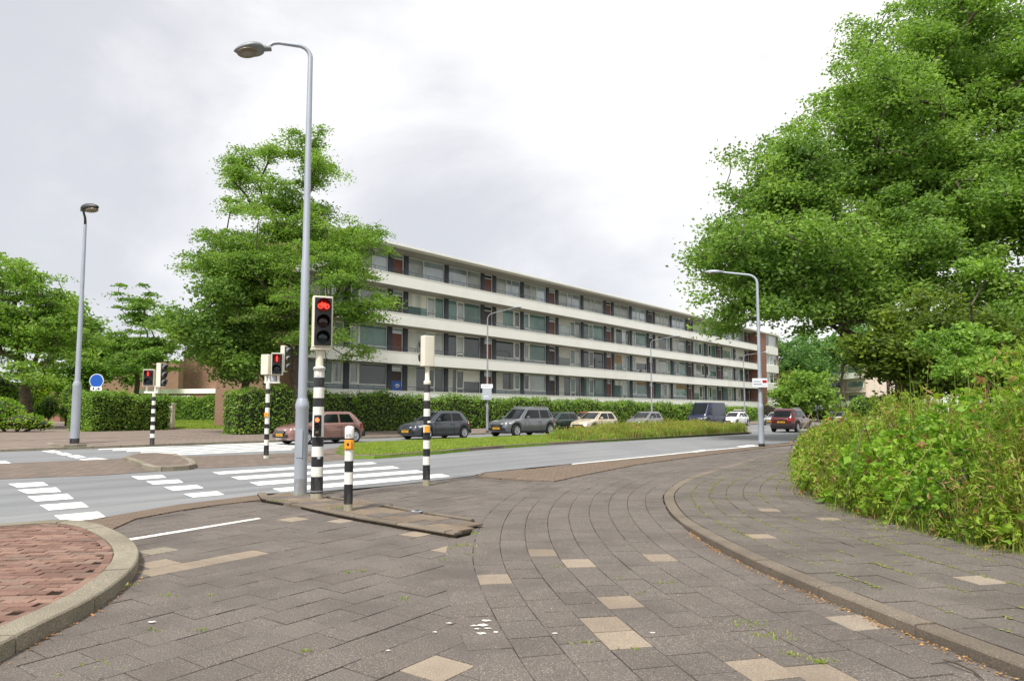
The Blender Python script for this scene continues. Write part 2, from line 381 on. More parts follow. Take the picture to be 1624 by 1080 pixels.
# ================================================================ GROUND
def poly_inside(x, y, P):
    c = False; n = len(P); j = n-1
    for i in range(n):
        xi, yi = P[i][0], P[i][1]; xj, yj = P[j][0], P[j][1]
        if (yi > y) != (yj > y) and x < (xj-xi)*(y-yi)/(yj-yi)+xi: c = not c
        j = i
    return c
def sheet(name, pts, z, mat, kind='structure', thick=0, side=None):
    mb = MB(); mb.prism([(p[0], p[1]) for p in pts], z-max(thick, .003), z, M[mat])
    o = mb.build(name); tag(o, kind=kind)
    return o
def P2(pxs, z=0): return [gp(x, y, z) for x, y in pxs]
def resample(pts, step):
    pts = [Vector((p[0], p[1], 0)) for p in pts]; out = [pts[0].copy()]; acc = 0
    for a, b in zip(pts, pts[1:]):
        L = (b-a).length; 
        if L < 1e-6: continue
        d = step-acc
        while d <= L:
            out.append(a.lerp(b, d/L)); d += step
        acc = L-(d-step)
    return out
def smooth_line(pts, it=2):
    for _ in range(it):
        q = [pts[0]]
        for a, b in zip(pts, pts[1:]): q += [a.lerp(b, .25), a.lerp(b, .75)]
        q.append(pts[-1]); pts = q
    return pts
def kerb(name, pts, wid, hgt, stone=1.0, z0=-.02, side=1, mat='kerb_stone', hfun=None, ease=2, gap=.016):
    """a run of kerb stones: outer edge follows pts, stones extend to the left (side=1) or right (-1)"""
    line = smooth_line([Vector((p[0], p[1], 0)) for p in pts], ease) if ease else [Vector((p[0], p[1], 0)) for p in pts]
    fine = resample(line, .08); mb = MB(); k = max(1, int(stone/.08)); n = len(fine); i = 0
    rr = random.Random(len(pts)*7+int(wid*100))
    while i < n-1:
        j = min(i+k, n-1)
        seg = fine[i:j+1]
        if j-i < 1: break
        vs = []; dz = rr.uniform(-.004, .004); m = len(seg)
        for q, p in enumerate(seg):
            a = fine[max(0, i+q-1)]; b = fine[min(n-1, i+q+1)]; d = (b-a).normalized(); nn = Vector((-d.y, d.x, 0))*side
            pp = p.copy()
            if q == 0: pp += d*gap*.5
            if q == m-1: pp -= d*gap*.5
            H = (hfun(pp) if hfun else hgt)+dz; bv = .012 if H > .03 else .002
            for off, z in ((0, z0), (.003, H-bv), (bv+.003, H), (wid-.006, H), (wid, H-.006), (wid, z0)): vs.append(pp+nn*off+Vector((0, 0, z)))
        fs = []
        for q in range(m-1):
            for c in range(5):
                a = q*6+c; fs.append((a, a+6, a+7, a+1) if side == 1 else (a, a+1, a+7, a+6))
        fs.append(tuple(range(6))); fs.append(tuple(range((m-1)*6+5, (m-1)*6-1, -1)))
        mb.add(vs, fs, M[mat]); i = j
    o = mb.build(name); tag(o, kind='structure'); return o
class Tiles:
    """real paving slabs, each its own closed little block with open joints"""
    def __init__(s, seed=1): s.V = []; s.F = []; s.mi = []; s.c = []; s.r = random.Random(seed)
    def quad(s, q, z, jit=.0014, inset=.0042, mi=0, bev=.002, swap=False):
        r = s.r; b = len(s.V); cx = sum(p[0] for p in q)/4; cy = sum(p[1] for p in q)/4
        dz = r.gauss(0, jit); tx = r.gauss(0, jit*3); ty = r.gauss(0, jit*3)
        def zz(x, y): return dz+tx*(x-cx)+ty*(y-cy)
        zf = z if callable(z) else (lambda x, y: z)
        ja, jb = r.uniform(.35, 1.2), r.uniform(.7, 1.6)
        if swap: ja, jb = jb*1.1, ja*.9
        for k, ins in ((0, inset+bev), (1, inset), (2, inset)):
            for p in q:
                ax, ay = q[1][0]-q[0][0], q[1][1]-q[0][1]; la = math.hypot(ax, ay)+1e-9; ax /= la; ay /= la
                bx_, by_ = q[3][0]-q[0][0], q[3][1]-q[0][1]; lb = math.hypot(bx_, by_)+1e-9; bx_ /= lb; by_ /= lb
                dx, dy = p[0]-cx, p[1]-cy; sa_ = 1 if dx*ax+dy*ay > 0 else -1; sb2 = 1 if dx*bx_+dy*by_ > 0 else -1
                x = p[0]-sa_*ax*ins*ja-sb2*bx_*ins*jb; y = p[1]-sa_*ay*ins*ja-sb2*by_*ins*jb
                s.V.append((x, y, zf(x, y)+zz(x, y)-(0, bev, .02)[k]))
        s.F.append((b, b+1, b+2, b+3)); s.mi.append(mi)
        for k in (0, 4):
            for i in range(4):
                j = (i+1) % 4; s.F.append((b+k+i, b+k+4+i, b+k+4+j, b+k+j)); s.mi.append(mi)
        s.c.append((cx, cy, len(s.mi)-9))
    def tint(s, targets, mi):
        for t in targets:
            if not s.c: return
            i = min(range(len(s.c)), key=lambda k: (s.c[k][0]-t[0])**2+(s.c[k][1]-t[1])**2)
            if (s.c[i][0]-t[0])**2+(s.c[i][1]-t[1])**2 < .09:
                for k in range(9): s.mi[s.c[i][2]+k] = mi
    def build(s, name, mats):
        o = np_mesh(name, s.V, s.F, [M[m] for m in mats], mi=s.mi); return tag(o, kind='structure')
# base sheets
sheet('ground', [(-2500, -60), (2500, -60), (2500, 3000), (-2500, 3000)], -.06, 'soil')
# ---- near kerb curve of the cycle path
KP = P2([(1624, 1078), (1387, 984), (1218, 912), (1130, 868), (1070, 824), (1054, 800), (1052, 782), (1085, 759), (1155, 739), (1260, 711)])
d0 = (KP[0]-KP[1]).normalized(); KP = [KP[0]+d0*6, KP[0]+d0*3]+KP
d1 = Vector((math.sin(R(46)), math.cos(R(46)), 0)); KP += [KP[-1]+d1*8, KP[-1]+d1*20]
KL = smooth_line([Vector((p.x, p.y, 0)) for p in KP], 4); KF = resample(KL, .1)
def kpt(s, t):      # s metres along the kerb, t metres to the left of it
    i = max(1, min(len(KF)-2, int(s/.1))); f = s/.1-i; p = KF[i].lerp(KF[i+1], f)
    a = KF[max(0, i-6)]; b = KF[min(len(KF)-1, i+6)]; d = (b-a).normalized()
    return Vector((p.x-d.y*t, p.y+d.x*t, 0))
KLEN = (len(KF)-2)*.1
def rise(x, y):     # the walk stands 7 cm up near the camera and comes flush further on
    f = min(1, max(0, (9.6-y)/2.6)); return .016+.055*f*f*(3-2*f)
near_road = [(0, 843), (85, 836), (113, 830), (170, 820), (283, 800.5), (354, 792), (408, 785), (484, 781), (615, 770), (749, 754.5), (769, 748.6), (907, 735), (1045, 721), (1210, 705.5)]
NR = P2(near_road, .012)
asp = [UV(-30, 9.4)]+NR+[UV(150, 10.9), UV(150, 29.6), UV(-60, 29.6), UV(-60, 9.4)]
sheet('road', asp, .012, 'asphalt')
sheet('joint_bed', [(-14, -3), (22, -3), (30, 30), (18, 30), (2, 17.5), (-14, 7.5)], -.016, 'joint')
# ---- field of slabs left of the seam (rows run about 36 degrees off the view)
T = Tiles(3); ra = R(90-35.5); ca, sa = math.cos(ra), math.sin(ra); BW = 2.82
bandpoly = [kpt(s*.3, BW-.25) for s in range(0, int(26/.3))]; bandpoly += [kpt(26-s*.3, -.1) for s in range(0, int(26/.3))]
roadpoly = [(p[0], p[1]) for p in asp]
org = gp(327, 1059)
for j in range(-20, 60):
    for i in range(-40, 60):
        a0 = i*.3+(.15 if j % 2 else 0); b0 = j*.3
        cx = org.x+(a0+.15)*ca-(b0+.15)*sa; cy = org.y+(a0+.15)*sa+(b0+.15)*ca
        if cy < 2.2 or cy > 19 or abs(cx/max(cy, .1)) > .85+1/cy: continue
        if poly_inside(cx, cy, bandpoly) or poly_inside(cx, cy, roadpoly): continue
        if cx > kpt(0, 0).x and cy < 3: continue
        k = (cx-kpt(0, 0).x)
        q = [(org.x+(a0+u)*ca-(b0+v)*sa, org.y+(a0+u)*sa+(b0+v)*ca) for u, v in ((0, 0), (.3, 0), (.3, .3), (0, .3))]
        # keep only the side left of the kerb
        if any(False for _ in q): continue
        T.quad(q, 0)
# drop those right of the kerb curve
TA = [(271-15, 901), (282, 894), (320, 888), (335, 885), (366, 879), (384, 875), (246, 899), (472, 820), (680, 1062), (718, 1058), (535, 823.5), (677, 848), (703, 868), (232, 905)]
T.tint([gp(x, y) for x, y in TA], 1); T.tint([gp(262, 872)], 2)
T.build('cycle_path_left', ['tile_dark', 'tile_tan', 'kerb_stone'])
# ---- band of slabs beside the kerb
T = Tiles(5)
for r_ in range(0, int(31/.3)):
    s0 = r_*.3
    for c in range(0, 10):
        t0 = .02+c*.28+(0 if c else 0); sh = .15 if c % 2 else 0
        q = [kpt(s0+sh, t0), kpt(s0+sh, t0+.28), kpt(s0+sh+.3, t0+.28), kpt(s0+sh+.3, t0)]
        if q[0].y < 2.0: continue
        T.quad([(p.x, p.y) for p in reversed(q)] if False else [(q[0].x, q[0].y), (q[3].x, q[3].y), (q[2].x, q[2].y), (q[1].x, q[1].y)], .005, swap=True)
TB = [(863, 879), (764, 916), (976, 948), (949, 990), (980, 1012), (1032, 887), (1232, 1068), (1345, 1070), (1359, 996), (925, 897), (820, 758), (1225, 1050)]
T.tint([gp(x, y) for x, y in TB], 1)
T.build('cycle_path', ['tile_dark', 'tile_tan'])
sheet('cycle_path_bed', [kpt(s*.5, BW+.01) for s in range(0, 62)]+[kpt(31-s*.5, 0) for s in range(0, 62)], -.012, 'joint')
# rest of the path up to the road, further off
mid = P2([(560, 778), (615, 771.5), (749, 756.5), (838, 761.5), (921, 754), (1031, 736), (1210, 707.5), (1255, 700)]); 
bp = [kpt(s*.5, BW+.15) for s in range(0, 60)]
poly = [p for p in mid]+[p for p in reversed(bp) if p.y > 9.2]
T = Tiles(9)
sheet('path_beyond', [(p.x, p.y) for p in [kpt(31, BW+.2)]+[UV(34, 10.6), UV(60, 10.6), UV(60, 4), kpt(33, -3), kpt(31, -3)]], .0, 'paver_path')
# ---- walk to the right of the kerb
T = Tiles(11)
for r_ in range(0, int(34/.3)):
    s0 = r_*.3
    for c in range(0, 15):
        t0 = -.17-c*.28; sh = .15 if c % 2 else 0
        q = [kpt(s0+sh, t0), kpt(s0+sh+.3, t0), kpt(s0+sh+.3, t0-.28), kpt(s0+sh, t0-.28)]
        if q[0].y < 2.0 or q[0].y > 27: continue
        if (q[0]-q[1]).length < .09: continue
        T.quad([(q[k].x, q[k].y) for k in (0, 3, 2, 1)], lambda x, y: rise(x, y)+.002, jit=.0018)
T.tint([gp(x, y, .06) for x, y in ((1560, 929), (1222, 853), (1210, 802), (1322, 820))], 1)
T.build('sidewalk', ['tile_walk', 'tile_tan'])
mb = MB(); vs = []; fs = []
for i in range(0, 70):
    for j, t_ in enumerate((-.16, -2, -4.6)):
        p = kpt(i*.5, t_); vs.append((p.x, p.y, rise(p.x, p.y)-.012))
for i in range(69):
    for j in range(2): a = i*3+j; fs.append((a, a+1, a+4, a+3))
mb.add(vs, fs, M['joint']); tag(mb.build('sidewalk_bed'), kind='structure')
kerb('kerb_path', [kpt(s*.25, 0) for s in range(0, 128)], .16, .08, 1.0, side=-1, mat='kerb_brown', hfun=lambda p: rise(p.x, p.y)+.004, ease=0)
# ---- left island of red bricks with its stone kerb
OUT = P2([(0, 1050), (65, 1013.7), (142.6, 974.8), (200, 932), (222, 902.6), (218.5, 878.5), (190, 857), (150, 841), (100, 836), (0, 844)], 0)
dd = (OUT[0]-OUT[1]).normalized(); OUT = [OUT[0]+dd*2.5]+OUT+[OUT[-1]+(OUT[-1]-OUT[-2]).normalized()*4]
kerb('kerb_island', OUT, .21, .105, .95, side=1, mat='kerb_stone', ease=3)
line = resample(smooth_line([Vector((p.x, p.y, 0)) for p in OUT], 3), .1)
def offs(line, o):
    r_ = []
    for i, p in enumerate(line):
        a, b = line[max(0, i-3)], line[min(len(line)-1, i+3)]; d = (b-a).normalized(); r_.append(p+Vector((-d.y, d.x, 0))*o)
    return r_
inn = offs(line, .29); T = Tiles(21)
soldier = offs(line, .215)
for i in range(0, len(line)-2, 2):
    T.quad([(soldier[i].x, soldier[i].y), (soldier[i+2].x, soldier[i+2].y), (inn[i+2].x, inn[i+2].y), (inn[i].x, inn[i].y)], .092, jit=.002, inset=.002)
ipoly = [(p.x, p.y) for p in inn]
rb = R(4); cb_, sb_ = math.cos(rb), math.sin(rb)
for j in range(0, 84):
    wob = .03*math.sin(j*.7)
    for i in range(-60, 20):
        a0 = i*.205+(.1 if j % 2 else 0)+wob; b0 = 2.2+j*.104
        def W(a, b): 
            b2 = b+.02*math.sin(a*3+b*2); return (a*cb_-b2*sb_, a*sb_+b2*cb_)
        q = [W(a0, b0), W(a0+.205, b0), W(a0+.205, b0+.104), W(a0, b0+.104)]
        c = W(a0+.1, b0+.052)
        if poly_inside(c[0], c[1], ipoly) and c[0] > -7.5:
            q = [(x, y+random.gauss(0, .003)) for x, y in q]
            T.quad(q, .088, jit=.003, inset=.006)
T.build('brick_island', ['brick_red'])
sheet('brick_island_bed', ipoly, .078, 'joint', thick=.09)
# ---- wedge-shaped traffic island that carries the lamp and signals
near = [(408, 786), (415, 796), (460, 803.5), (544, 822.5), (660, 843), (724, 854)]
far = [(753, 823), (651, 807.5), (593, 796), (520, 787), (440, 780)]
NW = P2(near); FW = P2(far, .05)
wz = .05
sheet('wedge_island_bed', [(p.x, p.y) for p in NW+[gp(745, 849)]+FW], wz-.016, 'joint', thick=.05)
kerb('kerb_wedge', NW, .13, wz+.008, .9, side=1, mat='kerb_brown', ease=1)
kerb('kerb_wedge_back', [FW[0], FW[1], FW[2], FW[3]], .07, wz+.006, .9, side=1, mat='kerb_brown', ease=0)
wpoly = offs([Vector((p.x, p.y, 0)) for p in NW], .11)+[Vector((p.x, p.y, 0)) for p in offs(FW, .04)]
wpoly = [(p.x, p.y) for p in wpoly]
T = Tiles(31); wd = (NW[5]-NW[2]).normalized(); wa = math.atan2(wd.y, wd.x); cw, sw = math.cos(wa), math.sin(wa); og = NW[2]
for j in range(-2, 12):
    for i in range(-8, 22):
        a0 = i*.3+(.15 if j % 2 else 0); b0 = .12+j*.3
        q = [(og.x+(a0+u)*cw-(b0+v)*sw, og.y+(a0+u)*sw+(b0+v)*cw) for u, v in ((0, 0), (.3, 0), (.3, .3), (0, .3))]
        ins = [poly_inside(x, y, wpoly) for x, y in q]; c = (sum(p[0] for p in q)/4, sum(p[1] for p in q)/4)
        if sum(ins) >= 2 and poly_inside(c[0], c[1], wpoly): T.quad(q, wz, mi=(i*7+j*3) % 3 == 0)
T.build('wedge_island', ['tile_brown', 'tile_dark'])
# ---- paver strip between path and road with its own low kerb
ST = P2([(753.5, 756), (769, 750.5), (907, 737), (1045, 723), (1210, 707.2), (1262, 701), (1262, 705), (1215, 709.5), (1096, 724.5), (1010, 736.5), (921, 754), (879, 763), (838, 761.5)], .02)
sheet('verge_strip', ST, .024, 'paver_strip', thick=.03)
kerb('kerb_strip', P2([(879, 763.5), (838, 762), (755, 757.5), (762, 752)]), .08, .04, .9, side=-1, mat='kerb_brown', ease=0)
EG = P2([(100, 837), (113, 831), (170, 821), (283, 801.5), (354, 793), (408, 786), (414, 794), (350, 801), (283, 811), (215, 824), (175, 842)])
sheet('gutter_strip', EG, .018, 'paver_strip', thick=.02)
# ---- median: pavers left, grass right
MN = P2([(0, 761), (170, 754), (311, 744), (460, 737), (556, 729), (600, 728)]); MF = P2([(560, 705), (525, 712), (460, 719.5), (266, 725), (193, 728), (0, 736)])
sheet('median_pavement', [UV(-40, 16.4)]+MN+MF+[UV(-40, 22.6)], .02, 'paver_median')
GN = P2([(533, 719), (556, 728), (593, 728.5), (700, 720.5), (760, 714), (900, 704.5), (1050, 696), (1188, 688)])
GF = [UV(43.6, 17.2), UV(45.5, 18.5), UV(47, 20.5), UV(48, 23), UV(46, 23.9), UV(30, 24), UV(18.5, 24), UV(16.6, 23.4)]
GN0 = GN+GF
sheet('median_grass_ground', GN0, .10, 'turf', thick=.11)
kerb('kerb_median', GN0[:9]+[GN0[9], GN0[10], GN0[11], GN0[12], GN0[13], GN0[14], GN0[15], GN0[0]], .14, .13, 1.0, side=1, mat='kerb_brown', ease=1)
# small kerbed island at the left of the median
IL = P2([(194, 731), (218, 739.6), (235, 748), (262, 748.5), (311.6, 745), (309, 737), (290, 728), (263, 724.5), (215, 725)])
kerb('kerb_refuge', IL+[IL[0]], .16, .13, .8, side=1, mat='kerb_stone', ease=1)
sheet('refuge_island', [(p.x, p.y) for p in offs([Vector((p.x, p.y, 0)) for p in IL], .1)], .12, 'paver_median', thick=.12)
# ---- far side: pavement, plaza, lawn
mb = MB(); vs = []; 
for u in (-80, 160):
    for v, z in ((29.6, .10), (33.6, .26), (34.0, .27)): p = UV(u, v, z); vs.append(p)
mb.add(vs, [(0, 3, 4, 1), (1, 4, 5, 2)], M['paver_far']); tag(mb.build('far_pavement'), kind='structure')
kerb('kerb_far', [UV(-12.5, 29.6), UV(60, 29.6), UV(140, 29.6)], .14, .115, 1.0, side=1, mat='kerb_stone', ease=0)
sheet('lawn_far', [UV(-80, 33.9), UV(900, 33.9), UV(900, 1500), UV(-900, 1500), UV(-900, 33.9)], .265, 'turf', thick=.3)
PZ = [UV(-60, 33.8)]+P2([(0, 681), (60, 679), (77, 661), (92, 661), (112, 680), (262, 680), (275, 678), (370, 677.5)], .27)+[UV(19.5, 33.8)]
sheet('plaza', PZ, .272, 'paver_far')
IK = P2([(47, 696), (70, 707.5), (86.6, 712), (140.5, 710)], .05)
kerb('kerb_lamp_corner', IK, .15, .2, .8, side=1, mat='kerb_stone', ease=1)
# ---- painted markings
mk = MB()
def bar(pxs, m=None, z=.018):
    p = P2(pxs, z); (m or mk).prism([(q.x, q.y) for q in reversed(p)], z-.002, z, M['road_paint'])
for q in ([(13,767),(68,764),(77,769.5),(28,773)], [(28,776.5),(89,772.5),(97,779.5),(43,782.5)], [(43.5,787),(107,782.5),(117,790.5),(57,795)],
          [(63,800.5),(129,795.5),(141,803.5),(77,809)], [(86,817),(155,810.5),(170,820.5),(101,827.5)],
          [(208,755),(257,753),(264,757),(220,760.3)], [(231.5,763),(283,760),(291,765),(243,768)], [(260,772),(312,768.5),(323,773.5),(275,778)], [(291,783),(344,778.5),(356,784),(306,788.5)],
          [(65,715),(85,713.5),(99,717),(83,718)], [(88,719),(104,717.5),(115,721),(100,722)], [(106,723),(123,721),(137,725),(121,726.5)], [(124,728.5),(150,725.5),(174,728),(147,731)], [(0,731),(8,730.5),(20,735),(0,736.5)]): bar(q)
# near zebra, stripes parallel to the road
for q in ([(337,748.5),(590,732.5),(598,735),(348,752)], [(366,756),(622,738.8),(634,742),(380,760.5)], [(396,764.5),(661,745),(675,748.8),(410,769.5)], [(432,774.5),(700,751),(714,755.2),(446,779.5)]): bar(q)
# far zebra
def fz(v, u0, u1, w_=.5):
    p = [UV(u0, v, 0), UV(u1, v, 0), UV(u1+.25, v+w_, 0), UV(u0+.25, v+w_, 0)]
    mk.prism([(a.x, a.y) for a in p], .016, .018, M['road_paint'])
for i, v in enumerate((23.0, 24.1, 25.2, 26.3, 27.4, 28.5)): fz(v, u_of(272-(v-23)/5.5*112, v), u_of(468+(v-23)/5.5*40, v), .62)
# edge line and blocks along the cycle path
p = P2([(907,735.2),(1045,721.3),(1118,714),(1210,705.8),(1210,706.6),(1118,715),(1045,722.4),(907,736.2)], .028); mk.prism([(q.x, q.y) for q in p][::-1], .025, .028, M['road_paint'])
for q in ([(1099,715.5),(1117,713),(1121,714.5),(1103,717)], [(1167,708),(1188,705.3),(1200,706),(1182,709)]): bar(q, z=.03)
tag(mk.build('road_markings'), kind='structure')
mk = MB(); p = P2([(204,853.5),(410,820.5),(414,822.3),(208,856.5)], .006); mk.prism([(q.x, q.y) for q in reversed(p)], .004, .006, M['old_paint'])
tag(mk.build('path_line'), kind='structure')
# paint splashes on the slabs
mk = MB(); rr = random.Random(4)
for (x, y, r_) in ((765, 990, .034), (771, 983, .024), (763, 1003, .024), (752, 991, .02), (774, 995, .018), (757, 996, .014), (241, 985, .02), (1035, 1002, .012), (880, 1003, .012), (712, 987, .015), (787, 1001, .014), (615, 1030, .01), (690, 1001, .01)):
    c = gp(x, y, .012); n = 14; pts = [(c.x+r_*rr.uniform(.5, 1.3)*math.cos(a*2*math.pi/n)*1.3, c.y+r_*rr.uniform(.5, 1.3)*math.sin(a*2*math.pi/n)*.7) for a in range(n)]
    mk.prism(pts, .009, .0115, M['old_paint'])
tag(mk.build('paint_splashes'), kind='structure')
# ---- weeds in the joints, moss tufts and dead leaves
def blades(name, pts, h, wdt, mat, n_per, seed, lean=.5, spread=.02, ztop=None, label=None, kind='stuff', cat='grass', seg=1):
    rs = RS(seed); P = np.repeat(np.asarray(pts, dtype=float), n_per, 0); n = len(P)
    P[:, :2] += rs.normal(0, spread, (n, 2)); a = rs.uniform(0, 2*np.pi, n)
    hh = h*(.5+rs.rand(n)*.8) if np.isscalar(h) else np.repeat(h, n_per)*(.6+rs.rand(n)*.7)
    dr = np.stack([np.cos(a), np.sin(a), np.zeros(n)], 1); sd_ = np.stack([-np.sin(a), np.cos(a), np.zeros(n)], 1)
    ln = (rs.rand(n)*lean)[:, None]; w_ = (wdt*(.6+.8*rs.rand(n)))[:, None]; H = hh[:, None]; up = np.array([[0, 0, 1.]])
    p0 = P-sd_*w_*.5; p1 = P+sd_*w_*.5; md = P+up*H*.6+dr*ln*H*.3; p2 = md+sd_*w_*.4; p3 = md-sd_*w_*.4; tp = P+up*H*np.maximum(.3, 1-ln*.4)+dr*ln*H
    V = np.stack([p0, p1, p2, p3, tp], 1).reshape(-1, 3); b = np.arange(n)*5
    F_ = np.concatenate([np.stack([b, b+1, b+2], 1), np.stack([b, b+2, b+3], 1), np.stack([b+3, b+2, b+4], 1)])
    o = np_mesh(name, V, F_, M[mat]); return tag(o, label, cat, kind=kind)
rs = RS(11); pts = []
for k_ in range(330):          # joints of the walk
    s0 = rs.uniform(2.5, 27); c = int(rs.choice([1, 2, 3, 5, 6, 7, 8, 9, 10, 11])); t0 = -.17-c*.28; L = rs.uniform(.15, 1.3)
    for q in np.arange(0, L, .035):
        if rs.rand() < .6: p = kpt(s0+q, t0+rs.normal(0, .012)); pts.append((p.x, p.y, rise(p.x, p.y)-.01))
for k_ in range(60):
    s0 = int(rs.uniform(3, 60))*.3; t0 = rs.uniform(-3.8, -.3); L = rs.uniform(.1, .3)
    for q in np.arange(0, L, .03): p = kpt(s0, t0+q); pts.append((p.x, p.y, rise(p.x, p.y)-.01))
P = np.array(pts); keep = rs.rand(len(P)) < .85; P = P[keep]; n = len(P); a = rs.uniform(0, 6.28, n); rr_ = rs.uniform(.008, .024, n); V = []; Fm = []
for q in range(n):
    b_ = len(V)
    for k_ in range(6): an = a[q]+k_*1.047; f_ = rr_[q]*rs.uniform(.6, 1.2); V.append((P[q, 0]+f_*math.cos(an), P[q, 1]+f_*math.sin(an), P[q, 2]+.0135+.0004*(q % 5)))
    Fm.append(tuple(range(b_, b_+6)))
tag(np_mesh('moss', V, Fm, M['moss']), 'olive moss lines creeping along the curved joints of the walk', 'moss', kind='stuff')
blades('moss_in_joints', pts, .022, .011, 'grass_lawn', 2, 5, 1.4, .012, label='short moss and grass growing in the joints of the walk', cat='moss')
pts = []
for (x, y, r_) in ((555, 908, .08), (640, 950, .05), (915, 1020, .06), (983, 918, .05), (1020, 940, .07), (1012, 943, .04), (1190, 990, .1), (1230, 1010, .12), (1050, 925, .06), (745, 880, .07), (735, 865, .1), (700, 888, .07), (487, 1035, .06), (115, 1080, .15), (240, 1000, .05), (210, 940, .07), (265, 945, .05), (575, 905, .06), (1005, 1030, .05), (1260, 1040, .06), (1300, 1050, .06), (330, 945, .04), (148, 965, .06), (115, 895, .06), (150, 910, .05), (90, 950, .04), (128, 958, .06), (750, 846, .08), (720, 870, .06), (440, 800, .1), (535, 812, .1), (552, 813, .09), (478, 790, .14), (680, 772, .1), (880, 900, .04), (320, 1000, .05)):
    c = gp(x, y, .0)
    for q in range(26 if y < 870 or x > 1150 else 7): pts.append((c.x+rs.normal(0, r_*.7), c.y+rs.normal(0, r_*.35), .0 if x > 225 and y > 822 else .06))
blades('grass_tufts', pts, .022, .008, 'grass_lawn', 2, 6, 1.4, .01, label='small green tufts sprouting between the dark slabs', cat='weeds')
pts = []
for k_ in range(900):
    s0 = rs.uniform(4, 10.5); p = kpt(s0, abs(rs.normal(0, .05))+.015); pts.append((p.x, p.y, .012))
for k_ in range(260):
    i = int(rs.uniform(20, 75)); i = min(i, len(line)-1); o_ = offs(line, -abs(rs.normal(0, .04))-.01)[i] if k_ < 1 else line[i]+Vector((rs.normal(.03, .03), -abs(rs.normal(0.02, .03)), 0)); pts.append((o_.x, o_.y, .010))
for k_ in range(200):
    p = kpt(rs.uniform(3, 20), rs.uniform(-4, 2.5)); pts.append((p.x, p.y, rise(p.x, p.y)+.012 if True else .01))
P = np.array(pts); n = len(P); a = rs.uniform(0, 6.28, n); L = rs.uniform(.005, .016, n)[:, None]; dr = np.stack([np.cos(a), np.sin(a), rs.uniform(-.2, .5, n)], 1); sd_ = np.stack([-np.sin(a), np.cos(a), rs.uniform(-.2, .5, n)], 1)
V = np.stack([P-dr*L, P+sd_*L*.5, P+dr*L, P-sd_*L*.5], 1).reshape(-1, 3); V[:, 2] = np.maximum(V[:, 2], P.repeat(4, 0)[:, 2]-.004); b = np.arange(n)*4
tag(np_mesh('leaf_litter', V, np.stack([b, b+1, b+2, b+3], 1), M['litter']), 'brown dry leaf litter gathered along the kerbs', 'leaf litter', kind='stuff')
# median grass: mown tip left, tall meadow right
def scatter(poly, n, seed):
    rs = RS(seed); xs = [p[0] for p in poly]; ys = [p[1] for p in poly]; out = []
    while len(out) < n:
        x, y = rs.uniform(min(xs), max(xs)), rs.uniform(min(ys), max(ys))
        if poly_inside(x, y, poly): out.append((x, y))
    return out
gpoly = [(p.x, p.y) for p in offs([Vector((p.x, p.y, 0)) for p in GN0], .13)]
pp = scatter(gpoly, 30000, 3); low = []; tall = []; th = []
for x, y in pp:
    u = x*S_+y*C_; 
    v_ = -x*C_+y*S_; f = (u-1.27*v_-.8)/6+.35*math.sin(x*2.1)*math.sin(y*1.7); f = min(1, max(0, f))
    if f < .1 or random.random() > f: low.append((x, y, .09))
    else: tall.append((x, y, .09)); th.append((.14+.30*f+.24*math.sin(x*1.3+1)*math.sin(y*.9)+.18*random.random()))
low += [(x, y, .09) for x, y in scatter(gpoly, 26000, 8) if x*S_+y*C_ < 34]
blades('mown_grass', low, .10, .014, 'grass_lawn', 3, 7, .8, .05, label='mown bright green grass on the median tip', cat='grass')
blades('tall_grass', tall, np.array(th), .022, 'grass_tall', 4, 9, .8, .12, label='tall flowering grass and weeds covering the median', cat='grass')

tg = C.objects['tall_grass']; rs = RS(19); A_ = np.array(tall); H_ = np.array(th); P = []; Q = []
for k_ in range(34000):
    i = rs.randint(len(A_)); x, y = A_[i, 0]+rs.normal(0, .08), A_[i, 1]+rs.normal(0, .08); cl = .5+.5*math.sin(x*1.9+2)*math.sin(y*2.3)
    hz = H_[i]*(.35+.8*rs.rand())*(.75+.4*cl)
    (Q if rs.rand() < .16*cl+.04 and hz > .38 else P).append((x, y, .1+hz))
tall_weed_pts = (P, Q, tg)
# ================================================================ FOLIAGE
def leaves_np(P, rs, size, up=.5, aspect=.55, droop=.0, outward=None):
    """one folded leaf per point: 4 verts, 2 tris"""
    n = len(P)
    a = rs.normal(0, 1, (n, 3)); a[:, 2] = a[:, 2]*(1-up)-droop
    if outward is not None: a += outward*.8
    a /= np.linalg.norm(a, axis=1)[:, None]+1e-9
    r_ = rs.normal(0, 1, (n, 3)); r_[:, 2] *= (1-up)
    b = np.cross(np.cross(a, r_), a); b = np.cross(a, r_); b /= np.linalg.norm(b, axis=1)[:, None]+1e-9
    nn = np.cross(a, b); L = (size*(.6+.8*rs.rand(n)))[:, None]; Wd = L*aspect
    V = np.stack([P-a*L*.5, P+b*Wd*.5+nn*L*.12, P+a*L*.5, P-b*Wd*.5+nn*L*.12], 1).reshape(-1, 3)
    k = np.arange(n)*4
    return V, np.concatenate([np.stack([k, k+1, k+2], 1), np.stack([k, k+2, k+3], 1)])
P_, Q_, tg_ = tall_weed_pts; V, Fq = leaves_np(np.array(P_), RS(77), .09, 0, .35, -.2); np_mesh('weed_leaves', V, Fq, M['leaf_weed'], parent=tg_)
simple('seed_red', D(172, 104, 78), .9, var=.3, scale=3); V, Fq = leaves_np(np.array(Q_), RS(78), .10, -.6, .3, -.6); np_mesh('seed_heads', V, Fq, M['seed_red'], parent=tg_)
